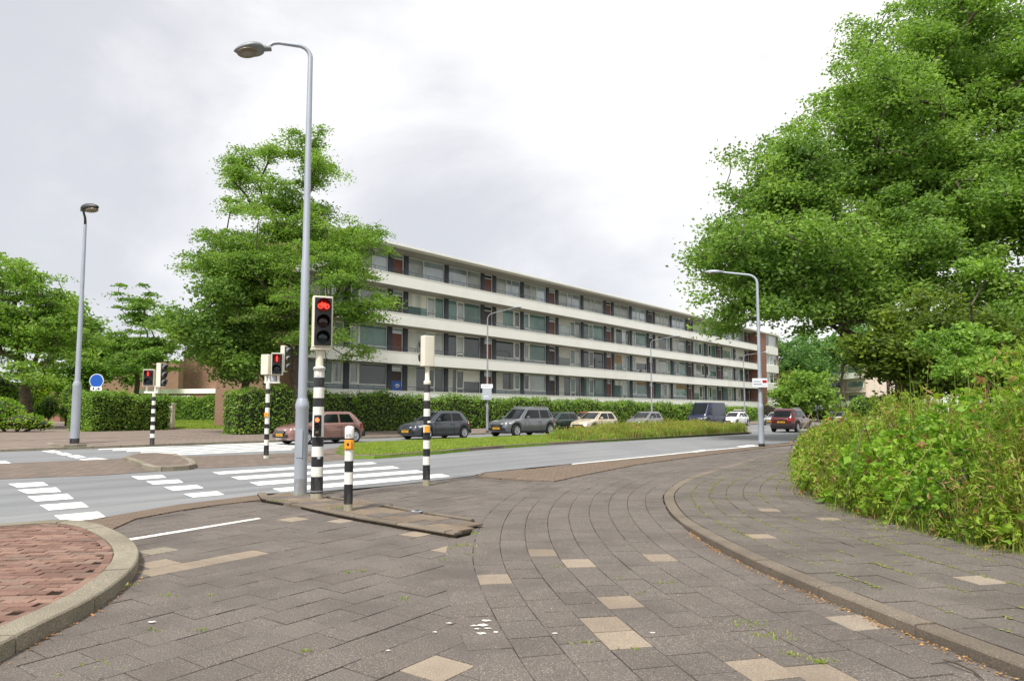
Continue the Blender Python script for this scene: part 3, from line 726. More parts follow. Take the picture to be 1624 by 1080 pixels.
def ell_points(envs, n, rs, shell=.55):
    vol = np.array([e[3]*e[4]*e[5] for e in envs]); vol = vol/vol.sum(); out = []
    while len(out) < n:
        e = envs[rs.choice(len(envs), p=vol)]; d = rs.normal(0, 1, 3); d /= np.linalg.norm(d); r_ = rs.rand()**(shell)
        out.append([e[0]+d[0]*r_*e[3], e[1]+d[1]*r_*e[4], e[2]+d[2]*r_*e[5]])
    return np.array(out)
def tree(name, label, base, envs, nclus, nleaf, crad, leaf, mat, trunk_h, tr=.22, lean=(0, 0), flat=.5, seed=1, up=.5, shell=.5, group=None, zmin=.5, cat='tree', droop=0, aspect=.55, forks=None, twig=.024, hier=.9, pdiv=7):
    rs = RS(seed); base = Vector(base); root = empty(name, base, 0, label, cat, group)
    npar = max(6, int(nclus/pdiv)); cp_ = ell_points(envs, npar, rs, shell); ch_ = rs.normal(0, 1, (nclus, 3))*np.array([1, 1, .5])*crad*hier
    cl = cp_[rs.randint(0, npar, nclus)]+ch_; cl = cl[cl[:, 2] > zmin]
    # skeleton
    nodes = []; par = []; cen = np.mean([[e[0], e[1], e[2]] for e in envs], 0); top = max(e[2]+e[5]*.5 for e in envs)
    for i in range(9):
        f = i/8; z = f*trunk_h; nodes.append([lean[0]*f+rs.normal(0, .05)*(i > 0), lean[1]*f+rs.normal(0, .05)*(i > 0), z]); par.append(i-1)
    last = 8
    fk = forks or [(cen[0], cen[1], top)]
    for fx, fy, fz_ in fk:
        a = np.array(nodes[last]); t_ = np.array([fx, fy, fz_]); p_ = last; st = max(4, int(np.linalg.norm(t_-a)/1.0))
        for i in range(1, st+1):
            f = i/st; q = a*(1-f)+t_*f+rs.normal(0, .16, 3)*np.array([1, 1, .3]); q[:2] += (t_[:2]-a[:2])*.15*math.sin(f*3.14)
            nodes.append(list(q)); par.append(p_); p_ = len(nodes)-1
    order = np.argsort(np.linalg.norm(cl-np.array(nodes[last]), axis=1)); tips = []
    for ci in order:
        c = cl[ci]; A = np.array(nodes); d = np.linalg.norm(A-c, axis=1); low_ = np.maximum(0, A[:, 2]-c[2]+.15*d)*1.2
        st_pen = np.where(np.arange(len(A)) < 6, 3.0, 0)
        j = int(np.argmin(d+low_+st_pen)); a = A[j]; dist = np.linalg.norm(c-a); st = max(1, min(4, int(dist/.7))); p_ = j
        for i in range(1, st+1):
            f = i/st; q = a*(1-f)+c*f; q = q+(rs.normal(0, .05*dist, 3) if i < st else 0); q[2] += .08*dist*math.sin(f*3.14)
            nodes.append(list(q)); par.append(p_); p_ = len(nodes)-1
        tips.append(p_)
    cnt = np.zeros(len(nodes))
    for t_ in tips: cnt[t_] += 1
    for i in range(len(nodes)-1, 0, -1): cnt[par[i]] += cnt[i]
    tot = max(cnt[0], 1); rad = np.maximum(twig, tr*(cnt/tot)**.46); rad[:9] = tr*np.linspace(1.25, .95, 9)
    V = []; Fq = []; A = np.array(nodes); ns = 6
    for i in range(1, len(nodes)):
        p, q = A[par[i]], A[i]; d = q-p; L = np.linalg.norm(d)
        if L < 1e-6: continue
        d /= L; o = np.cross(d, [0.3, .9, .1]); o /= np.linalg.norm(o); o2 = np.cross(d, o); b = len(V)
        r0 = min(rad[par[i]], rad[i]*1.35); r1 = rad[i]
        for r_, c in ((r0, p-d*r0*.3), (r1, q)):
            for k in range(ns): an = 2*math.pi*k/ns; V.append(c+(o*math.cos(an)+o2*math.sin(an))*r_)
        for k in range(ns): Fq.append((b+k, b+(k+1) % ns, b+ns+(k+1) % ns, b+ns+k))
    np_mesh('trunk', V, Fq, M['bark'], parent=root, smooth=True)
    T_ = A[tips]; n = len(T_)*nleaf; P = np.repeat(T_, nleaf, 0)
    sz = np.repeat(rs.uniform(.65, 1.35, len(T_)), nleaf)[:, None]*crad
    off = rs.normal(0, .42, (n, 3)); off[:, 2] *= flat; P = P+off*sz
    ang = np.hypot(off[:, 0], off[:, 1]); P[:, 2] -= ang*crad*.18
    P = P[P[:, 2] > zmin*.6]
    V, Fq = leaves_np(P, rs, leaf, up, aspect, droop)
    np_mesh('crown', V, Fq, M[mat], parent=root)
    return root
def tcopy(src, loc, rz, s, label):
    c = copy_tree(src); c.location = loc; c.rotation_euler = (0, 0, rz); c.scale = (s, s, s); c['label'] = label; return c
def E(px, py, Y, rx, ry, rz, b):      # an ellipsoid of crown given where it stands, relative to tree base b
    p = at(px, py, Y); return (p.x-b[0], p.y-b[1], p.z-b[2], rx, ry, rz)
# --- tall locust left of the flats
b = at(468, 640, 38); b.z = .3
m_ = 38/1080
envs = [E(480, 262, 38, 55*m_, 2.2, 52*m_, b), E(440, 300, 38, 46*m_, 2, 40*m_, b), E(400, 285, 38, 45*m_, 2.0, 42*m_, b), E(500, 320, 38.5, 48*m_, 2.2, 35*m_, b), E(440, 350, 38, 75*m_, 3, 38*m_, b), E(375, 405, 37.5, 40*m_, 2.4, 42*m_, b), E(550, 405, 37.5, 52*m_, 2.6, 44*m_, b), E(345, 432, 38, 40*m_, 2.5, 26*m_, b), E(425, 430, 37.5, 70*m_, 3.5, 40*m_, b), E(310, 415, 38, 20*m_, 1.2, 10*m_, b), E(560, 478, 36.5, 52*m_, 2, 52*m_, b), E(555, 420, 37, 50*m_, 2, 36*m_, b), E(520, 540, 37, 45*m_, 1.8, 30*m_, b), E(450, 500, 37, 60*m_, 3, 55*m_, b)]
tree('locust_tree', 'tallest feathery locust tree standing before the left end of the flats', b, envs, 760, 150, .8, .15, 'leaf_locust', 4.2, .3, flat=.34, hier=.65, aspect=.46, seed=3, up=.55, shell=.42, forks=[(.3, 0, 14.5), (-2, 0, 11.5), (2.8, 0, 9)], zmin=2.6)
b = at(386, 640, 38.5); b.z = .3
envs = [E(370, 520, 38.5, 78*m_, 3, 62*m_, b), E(330, 545, 38.2, 42*m_, 2.5, 40*m_, b), E(400, 480, 38.5, 65*m_, 3, 50*m_, b), E(395, 565, 38, 50*m_, 2, 28*m_, b)]
tree('maple_tree', 'dense rounded dark green tree in front of the brown brick wall', b, envs, 270, 230, .95, .2, 'leaf_dark', 2.6, .22, flat=.5, seed=5, zmin=2.3, hier=.8, shell=.5)
# --- trees at the left
b = at(215, 650, 62); b.z = .3; m2 = 62/1080
envs = [E(222, 478, 62, 34*m2, 2, 14*m2, b), E(215, 505, 62, 26*m2, 2, 12*m2, b), E(262, 515, 62, 22*m2, 1.5, 10*m2, b), E(190, 545, 62, 24*m2, 2.4, 16*m2, b), E(235, 540, 62, 38*m2, 2.4, 14*m2, b), E(215, 570, 61, 45*m2, 2.4, 18*m2, b)]
tree('layered_tree', 'slim tree with flat layered branches above the low brick building', b, envs, 230, 95, 1.0, .25, 'leaf_dark', 6, .2, hier=.7, flat=.2, seed=8, zmin=2.2, forks=[(.2, 0, 10.5)], shell=.45)
b = at(40, 650, 48); b.z = .3; m3 = 48/1080
envs = [E(20, 440, 48, 62*m3, 3, 48*m3, b), E(75, 470, 48, 48*m3, 2.6, 44*m3, b), E(20, 520, 47, 72*m3, 3.4, 60*m3, b), E(90, 530, 48, 42*m3, 2.5, 44*m3, b), E(-40, 500, 48, 70*m3, 3, 90*m3, b), E(20, 590, 46, 75*m3, 2.4, 30*m3, b)]
tree('broadleaf_tree', 'wide green tree at the left edge of the view', b, envs, 430, 95, 1.05, .22, 'leaf_locust', 3.4, .35, flat=.26, seed=12, zmin=2.0, forks=[(-1, 0, 9), (1.5, 0, 8.5)], shell=.5)
b = at(135, 650, 66); b.z = .3; m4 = 66/1080
envs = [E(125, 545, 66, 42*m4, 3, 40*m4, b), E(150, 570, 66, 30*m4, 3, 30*m4, b), E(110, 600, 66, 30*m4, 3, 20*m4, b), E(120, 510, 66, 26*m4, 3, 18*m4, b)]
tree('park_tree', 'dark tree behind the left street lamp and blue cycle sign', b, envs, 130, 170, 1.4, .34, 'leaf_dark', 3.5, .3, flat=.5, seed=15, zmin=2)
b = at(275, 650, 85); b.z = .3; m5 = 85/1080
tree('birch_tree', 'pale small tree seen between the two brick walls', b, [E(272, 590, 85, 20*m5, 2, 26*m5, b)], 34, 90, 1.2, .34, 'leaf_far', 2.5, .16, seed=16, zmin=1.5)
# --- big trees at the right
b = Vector((20.0, 34.5, 0)); Y = 34; m6 = Y/1080
envs = [E(1500, 110, Y+1, 130*m6, 4.5, 110*m6, b), E(1380, 220, Y, 120*m6, 4.5, 100*m6, b), E(1260, 300, Y-1, 80*m6, 3.8, 90*m6, b), E(1182, 400, Y-2, 55*m6, 3, 70*m6, b), E(1270, 420, Y-1, 110*m6, 4, 75*m6, b), E(1192, 492, Y-2, 62*m6, 2.6, 36*m6, b), E(1400, 400, Y-1, 130*m6, 4.5, 90*m6, b), E(1450, 330, Y, 90*m6, 4, 90*m6, b), E(1385, 478, Y-2.5, 70*m6, 2.5, 34*m6, b), E(1235, 330, Y-1, 60*m6, 3, 70*m6, b), E(1190, 420, Y-2, 62*m6, 3, 62*m6, b), E(1180, 465, Y-2, 60*m6, 3, 50*m6, b), E(1265, 470, Y-2, 70*m6, 3, 46*m6, b),
        E(1540, 280, Y, 120*m6, 4.5, 110*m6, b), E(1300, 505, Y-1.5, 70*m6, 3, 28*m6, b), E(1600, 130, Y+2, 110*m6, 4.5, 120*m6, b), E(1480, 30, Y+2, 90*m6, 4, 50*m6, b), E(1240, 255, Y, 40*m6, 3, 40*m6, b), E(1370, 130, Y, 40*m6, 3, 50*m6, b), E(1390, 70, Y+1, 60*m6, 3, 60*m6, b)]
tree('elm_tree', 'huge spreading elm filling the upper right behind the street lamp', b, envs, 1950, 150, 1.0, .19, 'leaf_elm', 3.6, .55, pdiv=4, hier=.7, flat=.5, seed=21, zmin=3.0, shell=.5, forks=[(-1.5, 0, 19), (-8, -1, 10), (-4.5, 0, 15), (3.5, 1, 17)], droop=.25)
b = Vector((27.5, 31, 0))
envs = [E(1620, 360, 31, 110*31/1080, 3.5, 120*31/1080, b), E(1700, 200, 31, 110*31/1080, 3.5, 150*31/1080, b), E(1600, 480, 31, 90*31/1080, 3, 60*31/1080, b)]
tree('elm_tree', 'second dark elm at the right edge with bare leaning stems', b, envs, 300, 170, 1.1, .22, 'leaf_elm', 5, .3, lean=(-.6, 0), flat=.5, seed=23, zmin=3, shell=.5, forks=[(-3.5, 0, 10), (-1, 0, 12)])
b = Vector((14.6, 24.5, 0)); Y = 24.5; m7 = Y/1080
envs = [E(1420, 560, Y, 62*m7, 2, 44*m7, b), E(1440, 520, Y, 66*m7, 2, 40*m7, b), E(1490, 560, Y, 60*m7, 2, 50*m7, b), E(1395, 545, Y, 30*m7, 1.6, 26*m7, b), E(1560, 580, Y, 60*m7, 2, 40*m7, b)]
tree('field_maple', 'low olive green tree under the big elm', b, envs, 260, 170, .75, .17, 'leaf_olive', 2.0, .16, flat=.45, seed=27, zmin=1.3, shell=.5)
b = Vector((12.2, 17.5, 0)); Y = 17.5; m8 = Y/1080
envs = [E(1548, 440, Y, 10*m8, .3, 24*m8, b), E(1538, 490, Y, 24*m8, .5, 24*m8, b), E(1540, 540, Y, 34*m8, .7, 32*m8, b), E(1525, 580, Y, 28*m8, .7, 20*m8, b)]
tree('young_tree', 'bright young tree rising above the bramble thicket', b, envs, 80, 120, .36, .12, 'leaf_fresh', 2.0, .07, hier=.6, flat=.4, seed=29, zmin=1.0, forks=[(0, 0, 4.9)], twig=.012)
# --- far trees beyond the flats and down the street
fx = [(1250, 560, 112, 34, 58, 'leaf_far'), (1285, 590, 126, 28, 46, 'leaf_far'), (1238, 610, 108, 18, 36, 'leaf_olive'), (1330, 585, 135, 26, 44, 'leaf_locust'), (1375, 600, 150, 26, 34, 'leaf_far'), (1310, 560, 118, 30, 40, 'leaf_far'), (1420, 600, 125, 26, 40, 'leaf_locust'), (1340, 548, 100, 30, 34, 'leaf_far'), (1268, 620, 96, 20, 28, 'leaf_locust')]
lab = ['tall blurred green tree beside the far end of the flats', 'green tree behind the distant street lamp', 'low olive tree touching the end wall of the flats', 'light green tree in front of the far balconies', 'small far tree left of the dark road post', 'feathery tree arching over the far side street', 'light tree partly hidden by the olive tree', 'airy green tree whose crown fills the gap under the big elm', 'small bushy tree left of the thin distant lamp post']
for i, (px, py, Y, rx, rz, mt) in enumerate(fx):
    b = at(px, 640, Y); b.z = .2; k = Y/1080
    tree('street_tree', lab[i], b, [E(px, py, Y, rx*k, rx*k*.8, rz*k*.8, b), E(px-8, py+rz*.4, Y, rx*k*.8, rx*k*.7, rz*k*.5, b)], 60, 110, 1.7, .5, mt, 3, .2, seed=40+i, zmin=1.0, group='trees far down the street', flat=.6)
# --- shrubs: crown over short stems
def shrub(label, b, envs, nl, leaf, mat, seed, cat='shrub', name='shrub', core=True):
    rs = RS(seed); root = empty(name, b, 0, label, cat)
    P = ell_points([(e[0], e[1], e[2], e[3], e[4], e[5]) for e in envs], nl, rs, .16); P = P[P[:, 2] > .02]
    P += rs.normal(0, .05, P.shape); V, Fq = leaves_np(P, rs, leaf, .3, .6); np_mesh('foliage', V, Fq, M[mat], parent=root)
    mb = MB(); r2 = random.Random(seed)
    for e in envs:
        mb = MB()
        for q in range(5): mb.tube([(e[0]*.4+r2.uniform(-.1, .1), e[1]*.4, 0), (e[0]*.8+r2.uniform(-.2, .2), e[1]*.8, e[2]*.6), (e[0]+r2.uniform(-.5, .5)*e[3], e[1]+r2.uniform(-.5, .5)*e[4], e[2]+e[5]*.6)], [.04, .03, .01], M['bark'], 5)
        mb.build('stems', root)
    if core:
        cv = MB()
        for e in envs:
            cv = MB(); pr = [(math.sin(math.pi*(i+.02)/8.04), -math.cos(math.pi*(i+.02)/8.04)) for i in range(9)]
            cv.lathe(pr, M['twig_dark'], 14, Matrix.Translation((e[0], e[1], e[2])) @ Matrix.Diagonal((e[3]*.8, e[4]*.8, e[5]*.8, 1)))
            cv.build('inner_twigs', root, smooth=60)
    return root
def shr(label, px, pyb, Y, spec, nl, leaf, mat, seed, **k):
    b = at(px, pyb, Y); b.z = .27; kk = Y/1080
    return shrub(label, b, [E(x, y, Y+dy, rx*kk, rx*kk*.8, rz*kk, b) for x, y, dy, rx, rz in spec], nl, leaf, mat, seed, **k)
shr('low bright green shrub bed at the left edge beside the path', 20, 680, 40, [(-10, 655, 0, 45, 26), (35, 668, 0, 34, 13), (62, 673, .3, 22, 8)], 5200, .13, 'leaf_bramble', 51)
shr('dark tall shrub behind the low bright bed at the left edge', 20, 660, 50, [(-5, 630, 0, 40, 36), (30, 640, 0, 26, 26)], 3600, .2, 'leaf_hedge', 52)
shr('yellow-green bush between the dark shrubs at left', 62, 650, 56, [(62, 617, 0, 18, 20), (50, 630, 0, 14, 14)], 1600, .2, 'leaf_lime', 53)
shr('clipped dark conifer bush left of the path', 78, 660, 54, [(78, 645, 0, 17, 18), (62, 652, 0, 18, 14)], 1800, .16, 'leaf_hedge', 54)
shr('small rounded bush at the far end of the left path', 105, 660, 58, [(104, 652, 0, 12, 12), (112, 628, 4, 14, 20)], 1300, .2, 'leaf_locust', 55)
shr('round clipped dark bush before the far balconies', 1380, 665, 80, [(1368, 645, 0, 20, 17), (1394, 643, 0, 18, 16)], 2600, .3, 'leaf_dark', 56)
shr('low purple-leaved shrub near the far end of the flats', 1222, 668, 90, [(1216, 655, 0, 16, 12), (1232, 658, 0, 14, 11)], 1500, .3, 'leaf_purple', 57)
shr('low green bushes across the far junction', 1290, 665, 100, [(1270, 656, 0, 22, 10), (1310, 655, 0, 24, 11), (1345, 656, 0, 20, 10), (1250, 655, 0, 12, 12)], 3000, .35, 'leaf_olive', 58)
# --- hedges
def hedge(label, pts, width, hgt, dens, leaf, mat, seed, z=.27, bumpy=.12, mat2=None):
    rs = RS(seed); root = empty('hedge', Vector((pts[0][0], pts[0][1], z)), 0, label, 'hedge'); o0 = Vector((pts[0][0], pts[0][1], z))
    line_ = resample(pts, .4); cv = MB(); r2 = random.Random(seed)
    P = []; nrm = []
    for i in range(len(line_)-1):
        a, b_ = line_[i], line_[i+1]; d = (b_-a).normalized(); nn = Vector((-d.y, d.x, 0)); hh = hgt(i/(len(line_)-1)) if callable(hgt) else hgt
        hh += bumpy*math.sin(i*.55+seed)*math.sin(i*.21)+bumpy*.7*math.sin(i*1.7+seed); n = int(dens*.4)
        for _ in range(n):
            f = rs.rand(); q = rs.rand(); per = hh*2+width
            s_ = q*per
            if s_ < hh*.98: p = nn*(-width/2)+Vector((0, 0, s_)); o = -nn
            elif s_ < hh+width: p = nn*(-width/2+(s_-hh))+Vector((0, 0, hh)); o = Vector((0, 0, 1))
            else: p = nn*(width/2)+Vector((0, 0, s_-hh-width)); o = nn
            p = a.lerp(b_, f)+p+o*(rs.normal(0, .07)); p.z += max(0, rs.normal(0, .07)) if s_ > hh*.9 else 0
            P.append((p.x-o0.x, p.y-o0.y, max(.02, p.z))); nrm.append((o.x, o.y, o.z+.3))
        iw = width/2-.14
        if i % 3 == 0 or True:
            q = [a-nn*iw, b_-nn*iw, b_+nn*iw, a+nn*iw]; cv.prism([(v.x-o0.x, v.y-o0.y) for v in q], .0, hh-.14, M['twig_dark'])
    for E_, sg in ((line_[0], -1), (line_[-1], 1)):      # end faces
        d = (line_[1]-line_[0]).normalized() if sg < 0 else (line_[-1]-line_[-2]).normalized(); nn = Vector((-d.y, d.x, 0)); hh = hgt(0 if sg < 0 else 1) if callable(hgt) else hgt
        for _ in range(int(dens*width*.5)):
            p = E_+nn*rs.uniform(-width/2, width/2)+d*sg*rs.normal(0.05, .06); P.append((p.x-o0.x, p.y-o0.y, rs.uniform(.02, hh))); nrm.append((d.x*sg, d.y*sg, .3))
    P = np.array(P); V, Fq = leaves_np(P, rs, leaf, .2, .6, outward=np.array(nrm)*.5)
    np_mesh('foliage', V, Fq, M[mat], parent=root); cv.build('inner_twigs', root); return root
h0 = UV(u_of(368, 34.4), 34.4)
def hh1(f): return 2.15-.25*f if f > .12 else 2.3-.3*f
hedge('long tall green hedge running behind the parked cars', [h0, UV(34, 34.4), UV(62, 34.4)], 1.5, hh1, 900, .13, 'leaf_hedge', 61, bumpy=.2)
hedge('low far stretch of hedge behind the blue van', [UV(62.5, 34.6), UV(95, 34.6)], 1.6, lambda f: 1.8-.5*f, 420, .2, 'leaf_hedge', 62, bumpy=.3)
hedge('clipped hedge behind the left street lamp and striped signal post', [gp(128, 684, .27), gp(258, 681, .27)], 2.6, 2.15, 1900, .13, 'leaf_hedge', 63, bumpy=.17)
hedge('dark hedge at the back of the small lawn', [at(268, 650, 56), at(376, 650, 54)], 1.8, 1.65, 1300, .15, 'leaf_hedge', 64, z=.82)
q0, q1, q2, q3 = at(270, 650, 47.6), at(372, 650, 46.5), at(380, 650, 54.5), at(262, 650, 56.5)
q0.z = q1.z = .275; q2.z = q3.z = .86; q4 = q2+Vector((0, 6, 0)); q5 = q3+Vector((0, 6, 0))
mb = MB(); mb.add([q0, q1, q2, q3, q4, q5], [(0, 1, 2, 3), (3, 2, 4, 5)], M['turf']); tag(mb.build('lawn_bank'), kind='structure')
rsl = RS(6); LP_ = []
for _ in range(9000):
    a_, b_ = rsl.rand(2); p = (q0*(1-a_)+q1*a_)*(1-b_)+(q3*(1-a_)+q2*a_)*b_; LP_.append((p.x, p.y, p.z))
blades('lawn_grass', LP_, .10, .03, 'grass_lawn', 2, 17, .8, .1, label='bright mown lawn before the dark back hedge', cat='grass')
# --- thicket of bramble and weeds on the right
VE = P2([(1624, 885), (1500, 857), (1400, 826), (1300, 793), (1266, 768), (1263, 742), (1266, 722), (1272, 704), (1282, 694)], .05)
VL = smooth_line([Vector((VE[0].x+1.8, VE[0].y-1.6, 0))]+[Vector((p.x, p.y, 0)) for p in VE], 2); VR = resample(VL, .12)
VO = offs(VR, -1)
vr = RS(71)
def thick_h(d, i, n_):      # height against depth into the thicket
    f = i/n_; yy = VR[min(i, n_-1)].y; H = float(np.interp(yy, [6, 8, 10, 13, 18, 24, 33], [1.95, 1.8, 1.56, 1.3, 1.02, .86, .75]))+.10*math.sin(i*.13)+.09*math.sin(i*.31+1)
    H *= 1+.05*min(d, 3)*(yy < 12)
    return H*(1-math.exp(-d/.42))
M['seedstem'] = simple('seedstem', D(150, 140, 84), .9)
nV = len(VR); Ab = []; Aw = []; szb = []; szw = []; SV = []; SF = []; GB = []; GHh = []
def stemtube(p0, p1, p2, r):
    b_ = len(SV)
    for p, rr_ in ((p0, r), (p1, r*.8), (p2, r*.4)):
        for a in (0, 2.1, 4.2): SV.append((p[0]+rr_*math.cos(a), p[1]+rr_*math.sin(a), p[2]))
    for k in (0, 3):
        for q in range(3): SF.append((b_+k+q, b_+k+(q+1) % 3, b_+k+3+(q+1) % 3, b_+k+3+q))
for _ in range(4700):
    i = int(vr.rand()**1.35*(nV-2)); f = i/nV; d = vr.rand()**1.45*5.2+.06; a = VR[i]; nn = Vector((VO[i].x-a.x, VO[i].y-a.y, 0)).normalized(); tt = Vector((nn.y, -nn.x, 0))
    j = a+nn*d; cl = .5+.5*math.sin(i*.21+d*1.3)*math.sin(d*1.9+i*.09+1)
    H = thick_h(d, i, nV)*(.62+.28*cl+.30*vr.rand()**1.5); H = max(.14, H); dist = math.hypot(j.x, j.y); sc_ = max(1, dist/9.5)
    if f < .5 and d > .8 and vr.rand() < .09: H *= 1.12+.2*vr.rand()
    lean = max(0, 1.1-d)*.38*H*(.5+vr.rand()); top_ = j-nn*lean+tt*vr.normal(0, .12*H); mid_ = j*.55+top_*.45
    p0 = (j.x, j.y, .02); p1 = (mid_.x, mid_.y, H*.6); p2 = (top_.x, top_.y, H)
    def on(t_): 
        return np.array([(1-t_)**2*p0[c]+2*t_*(1-t_)*(2*p1[c]-.5*(p0[c]+p2[c]))+t_*t_*p2[c] for c in range(3)])
    patch = math.sin(i*.16+1.2+d*.7)+.6*math.sin(i*.41+d); broad = patch > (-.25 if j.y < 9.3 else .35 if j.y < 11.5 else 1.35)
    if d < .5 and H < .5: broad = vr.rand() < .25
    stemtube(p0, p1, p2, .006*sc_)
    if broad:
        n_ = int(8+18*H)
        for q in range(n_):
            t_ = .34+.68*(q/n_) if vr.rand() < .8 else 1; c = on(min(1, t_)); r_ = (.05+.16*vr.rand())*(1.15-.6*t_); an = vr.rand()*6.28
            Ab.append((c[0]+r_*math.cos(an), c[1]+r_*math.sin(an), max(.03, c[2]-r_*.2*vr.rand()))); szb.append((.06+.085*vr.rand()**2)*sc_*(1.1-.3*t_))
    elif vr.rand() < .62:
        n_ = int(26+46*H)
        for q in range(n_):
            t_ = .1+.92*vr.rand(); c = on(min(1, t_)); r_ = abs(vr.normal(0, .085)); an = vr.rand()*6.28
            Aw.append((c[0]+r_*math.cos(an), c[1]+r_*math.sin(an), max(.03, c[2]+vr.normal(0, .03)))); szw.append((.045+.05*vr.rand())*sc_)
    else:
        for q in range(5): GB.append((j.x+vr.normal(0, .05), j.y+vr.normal(0, .05), .02)); GHh.append(H*(.7+.5*vr.rand()))
root = empty('bramble_thicket', Vector((0, 0, 0)), 0, 'overgrown bramble and weed thicket along the right of the walk', 'thicket'); root['kind'] = 'stuff'
def var_leaves(P, sz, rs, up, asp, droop, mat, nm):
    P = np.array(P); V, Fq = leaves_np(P, rs, np.array(sz), up, asp, droop); np_mesh(nm, V, Fq, M[mat], parent=root)
var_leaves(Ab, szb, RS(1), .5, .74, .15, 'leaf_bramble', 'bramble_leaves')
var_leaves(Aw, szw, RS(2), -.1, .3, -.15, 'leaf_weed', 'weed_leaves')
np_mesh('stems', SV, SF, M['leaf_weed'], parent=root)
o = blades('grass_blades', GB, np.array(GHh), .013, 'grass_tall', 4, 73, .55, .05, kind=None, cat=None); o.parent = root
# arching bramble runners over the edge
mb = MB()
for _ in range(34):
    i = int(vr.rand()**1.4*(nV-2)); a = VR[i]; nn = Vector((VO[i].x-a.x, VO[i].y-a.y, 0)).normalized(); tt = Vector((nn.y, -nn.x, 0)); j = a+nn*(.5+vr.rand()*.5); h_ = .7+vr.rand()*.7; s_ = vr.uniform(-.8, .8)
    mb.tube([j+Vector((0, 0, h_*.5)), j-nn*.25+tt*s_*.3+Vector((0, 0, h_)), j-nn*.55+tt*s_*.7+Vector((0, 0, h_*.6)), j-nn*.8+tt*s_+Vector((0, 0, .04))], [.008, .007, .005, .003], M['bark' if _ % 2 else 'seedstem'], 5)
mb.build('runners', root, smooth=60)
# skirt of grass along the edge
st = []; sh_ = []
for _ in range(4200):
    i = int(vr.rand()**1.5*(nV-2)); a = VR[i]; nn = Vector((VO[i].x-a.x, VO[i].y-a.y, 0)).normalized(); d = vr.normal(.06, .16)+.1*math.sin(i*.5); j = a+nn*d; st.append((j.x, j.y, rise(j.x, j.y)-.01)); sh_.append(.03+max(0, d)*.7+.09*vr.rand()**2)
o = blades('edge_grass', st, np.array(sh_), .009, 'grass_tall', 2, 74, 1.1, .03, kind=None, cat=None); o.parent = root
# seed heads: slim tan plumes over the weeds
P = []
for _ in range(110):
    i = int((.25+.7*vr.rand())*(nV-2)); d = vr.rand()**1.2*2.5+.15; a = VR[i]; nn = Vector((VO[i].x-a.x, VO[i].y-a.y, 0)).normalized(); j = a+nn*d; H = thick_h(d, i, nV)*(.75+.38*vr.rand()); L = .16+.2*vr.rand(); lx, ly = vr.normal(0, .25, 2)
    for q in range(46): f = vr.rand(); P.append((j.x+lx*L*f+vr.normal(0, .016), j.y+ly*L*f+vr.normal(0, .016), H-L/2+f*L))
simple('seedhead', D(168, 128, 84), .9, var=.3, scale=9); V, Fq = leaves_np(np.array(P), RS(3), .035, -.5, .4, -.5); np_mesh('seed_heads', V, Fq, M['seedhead'], parent=root)
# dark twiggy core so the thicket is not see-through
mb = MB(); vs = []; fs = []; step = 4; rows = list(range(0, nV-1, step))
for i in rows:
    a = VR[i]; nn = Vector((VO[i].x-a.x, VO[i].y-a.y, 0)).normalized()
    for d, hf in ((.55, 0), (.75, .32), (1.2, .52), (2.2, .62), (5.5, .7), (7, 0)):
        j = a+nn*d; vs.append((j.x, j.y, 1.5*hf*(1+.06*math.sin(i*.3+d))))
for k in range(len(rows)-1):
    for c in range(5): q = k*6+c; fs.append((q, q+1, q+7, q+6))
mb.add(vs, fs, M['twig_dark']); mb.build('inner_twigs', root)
# ================================================================ BUILDINGS
simple('tan_blind', D(176, 150, 118), .9)
U0 = 23.65; VF = 36.7; ST_ = 2.72; Z0 = 2.87
bl = empty('apartment_building', UV(U0, VF, 0), ROAD, 'long four storey white block of flats with open galleries', 'building')
GL = 73.6; WY = 1.4; DEP = 11.5
def bpart(name, f, parent=bl, **k):
    mb = MB(); f(mb); return mb.build(name, parent, **k)
ZW0, ZW1 = .2, 12.86
bpart('wall', lambda m: (m.box((0, WY+.16, 0), (GL, DEP, 12.95), M['wall_grey']),))
bpart('plinth', lambda m: (m.box((.0, .35, .1), (GL, WY+.155, 2.0), M['wall_grey']),))
bpart('gable_wall', lambda m: m.box((-.25, WY+.1, 0), (-.003, DEP+.2, 12.9), M['brick_wall']))
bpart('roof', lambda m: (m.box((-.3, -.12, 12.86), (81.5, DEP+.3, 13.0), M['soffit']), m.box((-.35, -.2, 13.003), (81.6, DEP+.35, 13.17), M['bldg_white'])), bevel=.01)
def band(k):
    z = Z0+ST_*k
    def f(m):
        m.box((-.25, .0, z-.82), (GL, .12, z), M['bldg_white'])
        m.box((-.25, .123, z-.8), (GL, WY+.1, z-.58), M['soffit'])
        m.box((-.27, -.02, z+.002), (GL, .15, z+.035), M['bldg_white'])
        m.box((-.28, .123, z-.82), (-.13, WY+.1, z), M['bldg_white'])
    o = bpart('gallery_parapet', f)
    def r(m):
        m.tube([(-.2, .07, z+.33), (GL, .07, z+.33)], .022, M['rail_dark'], 6)
        m.tube([(-.2, .07, z+.18), (GL, .07, z+.18)], .012, M['rail_dark'], 6)
        x = 0
        while x < GL: m.box((x, .06, z+.03), (x+.025, .08, z+.33), M['rail_dark']); x += 1.22
    bpart('railing', r)
for k in range(4): band(k)
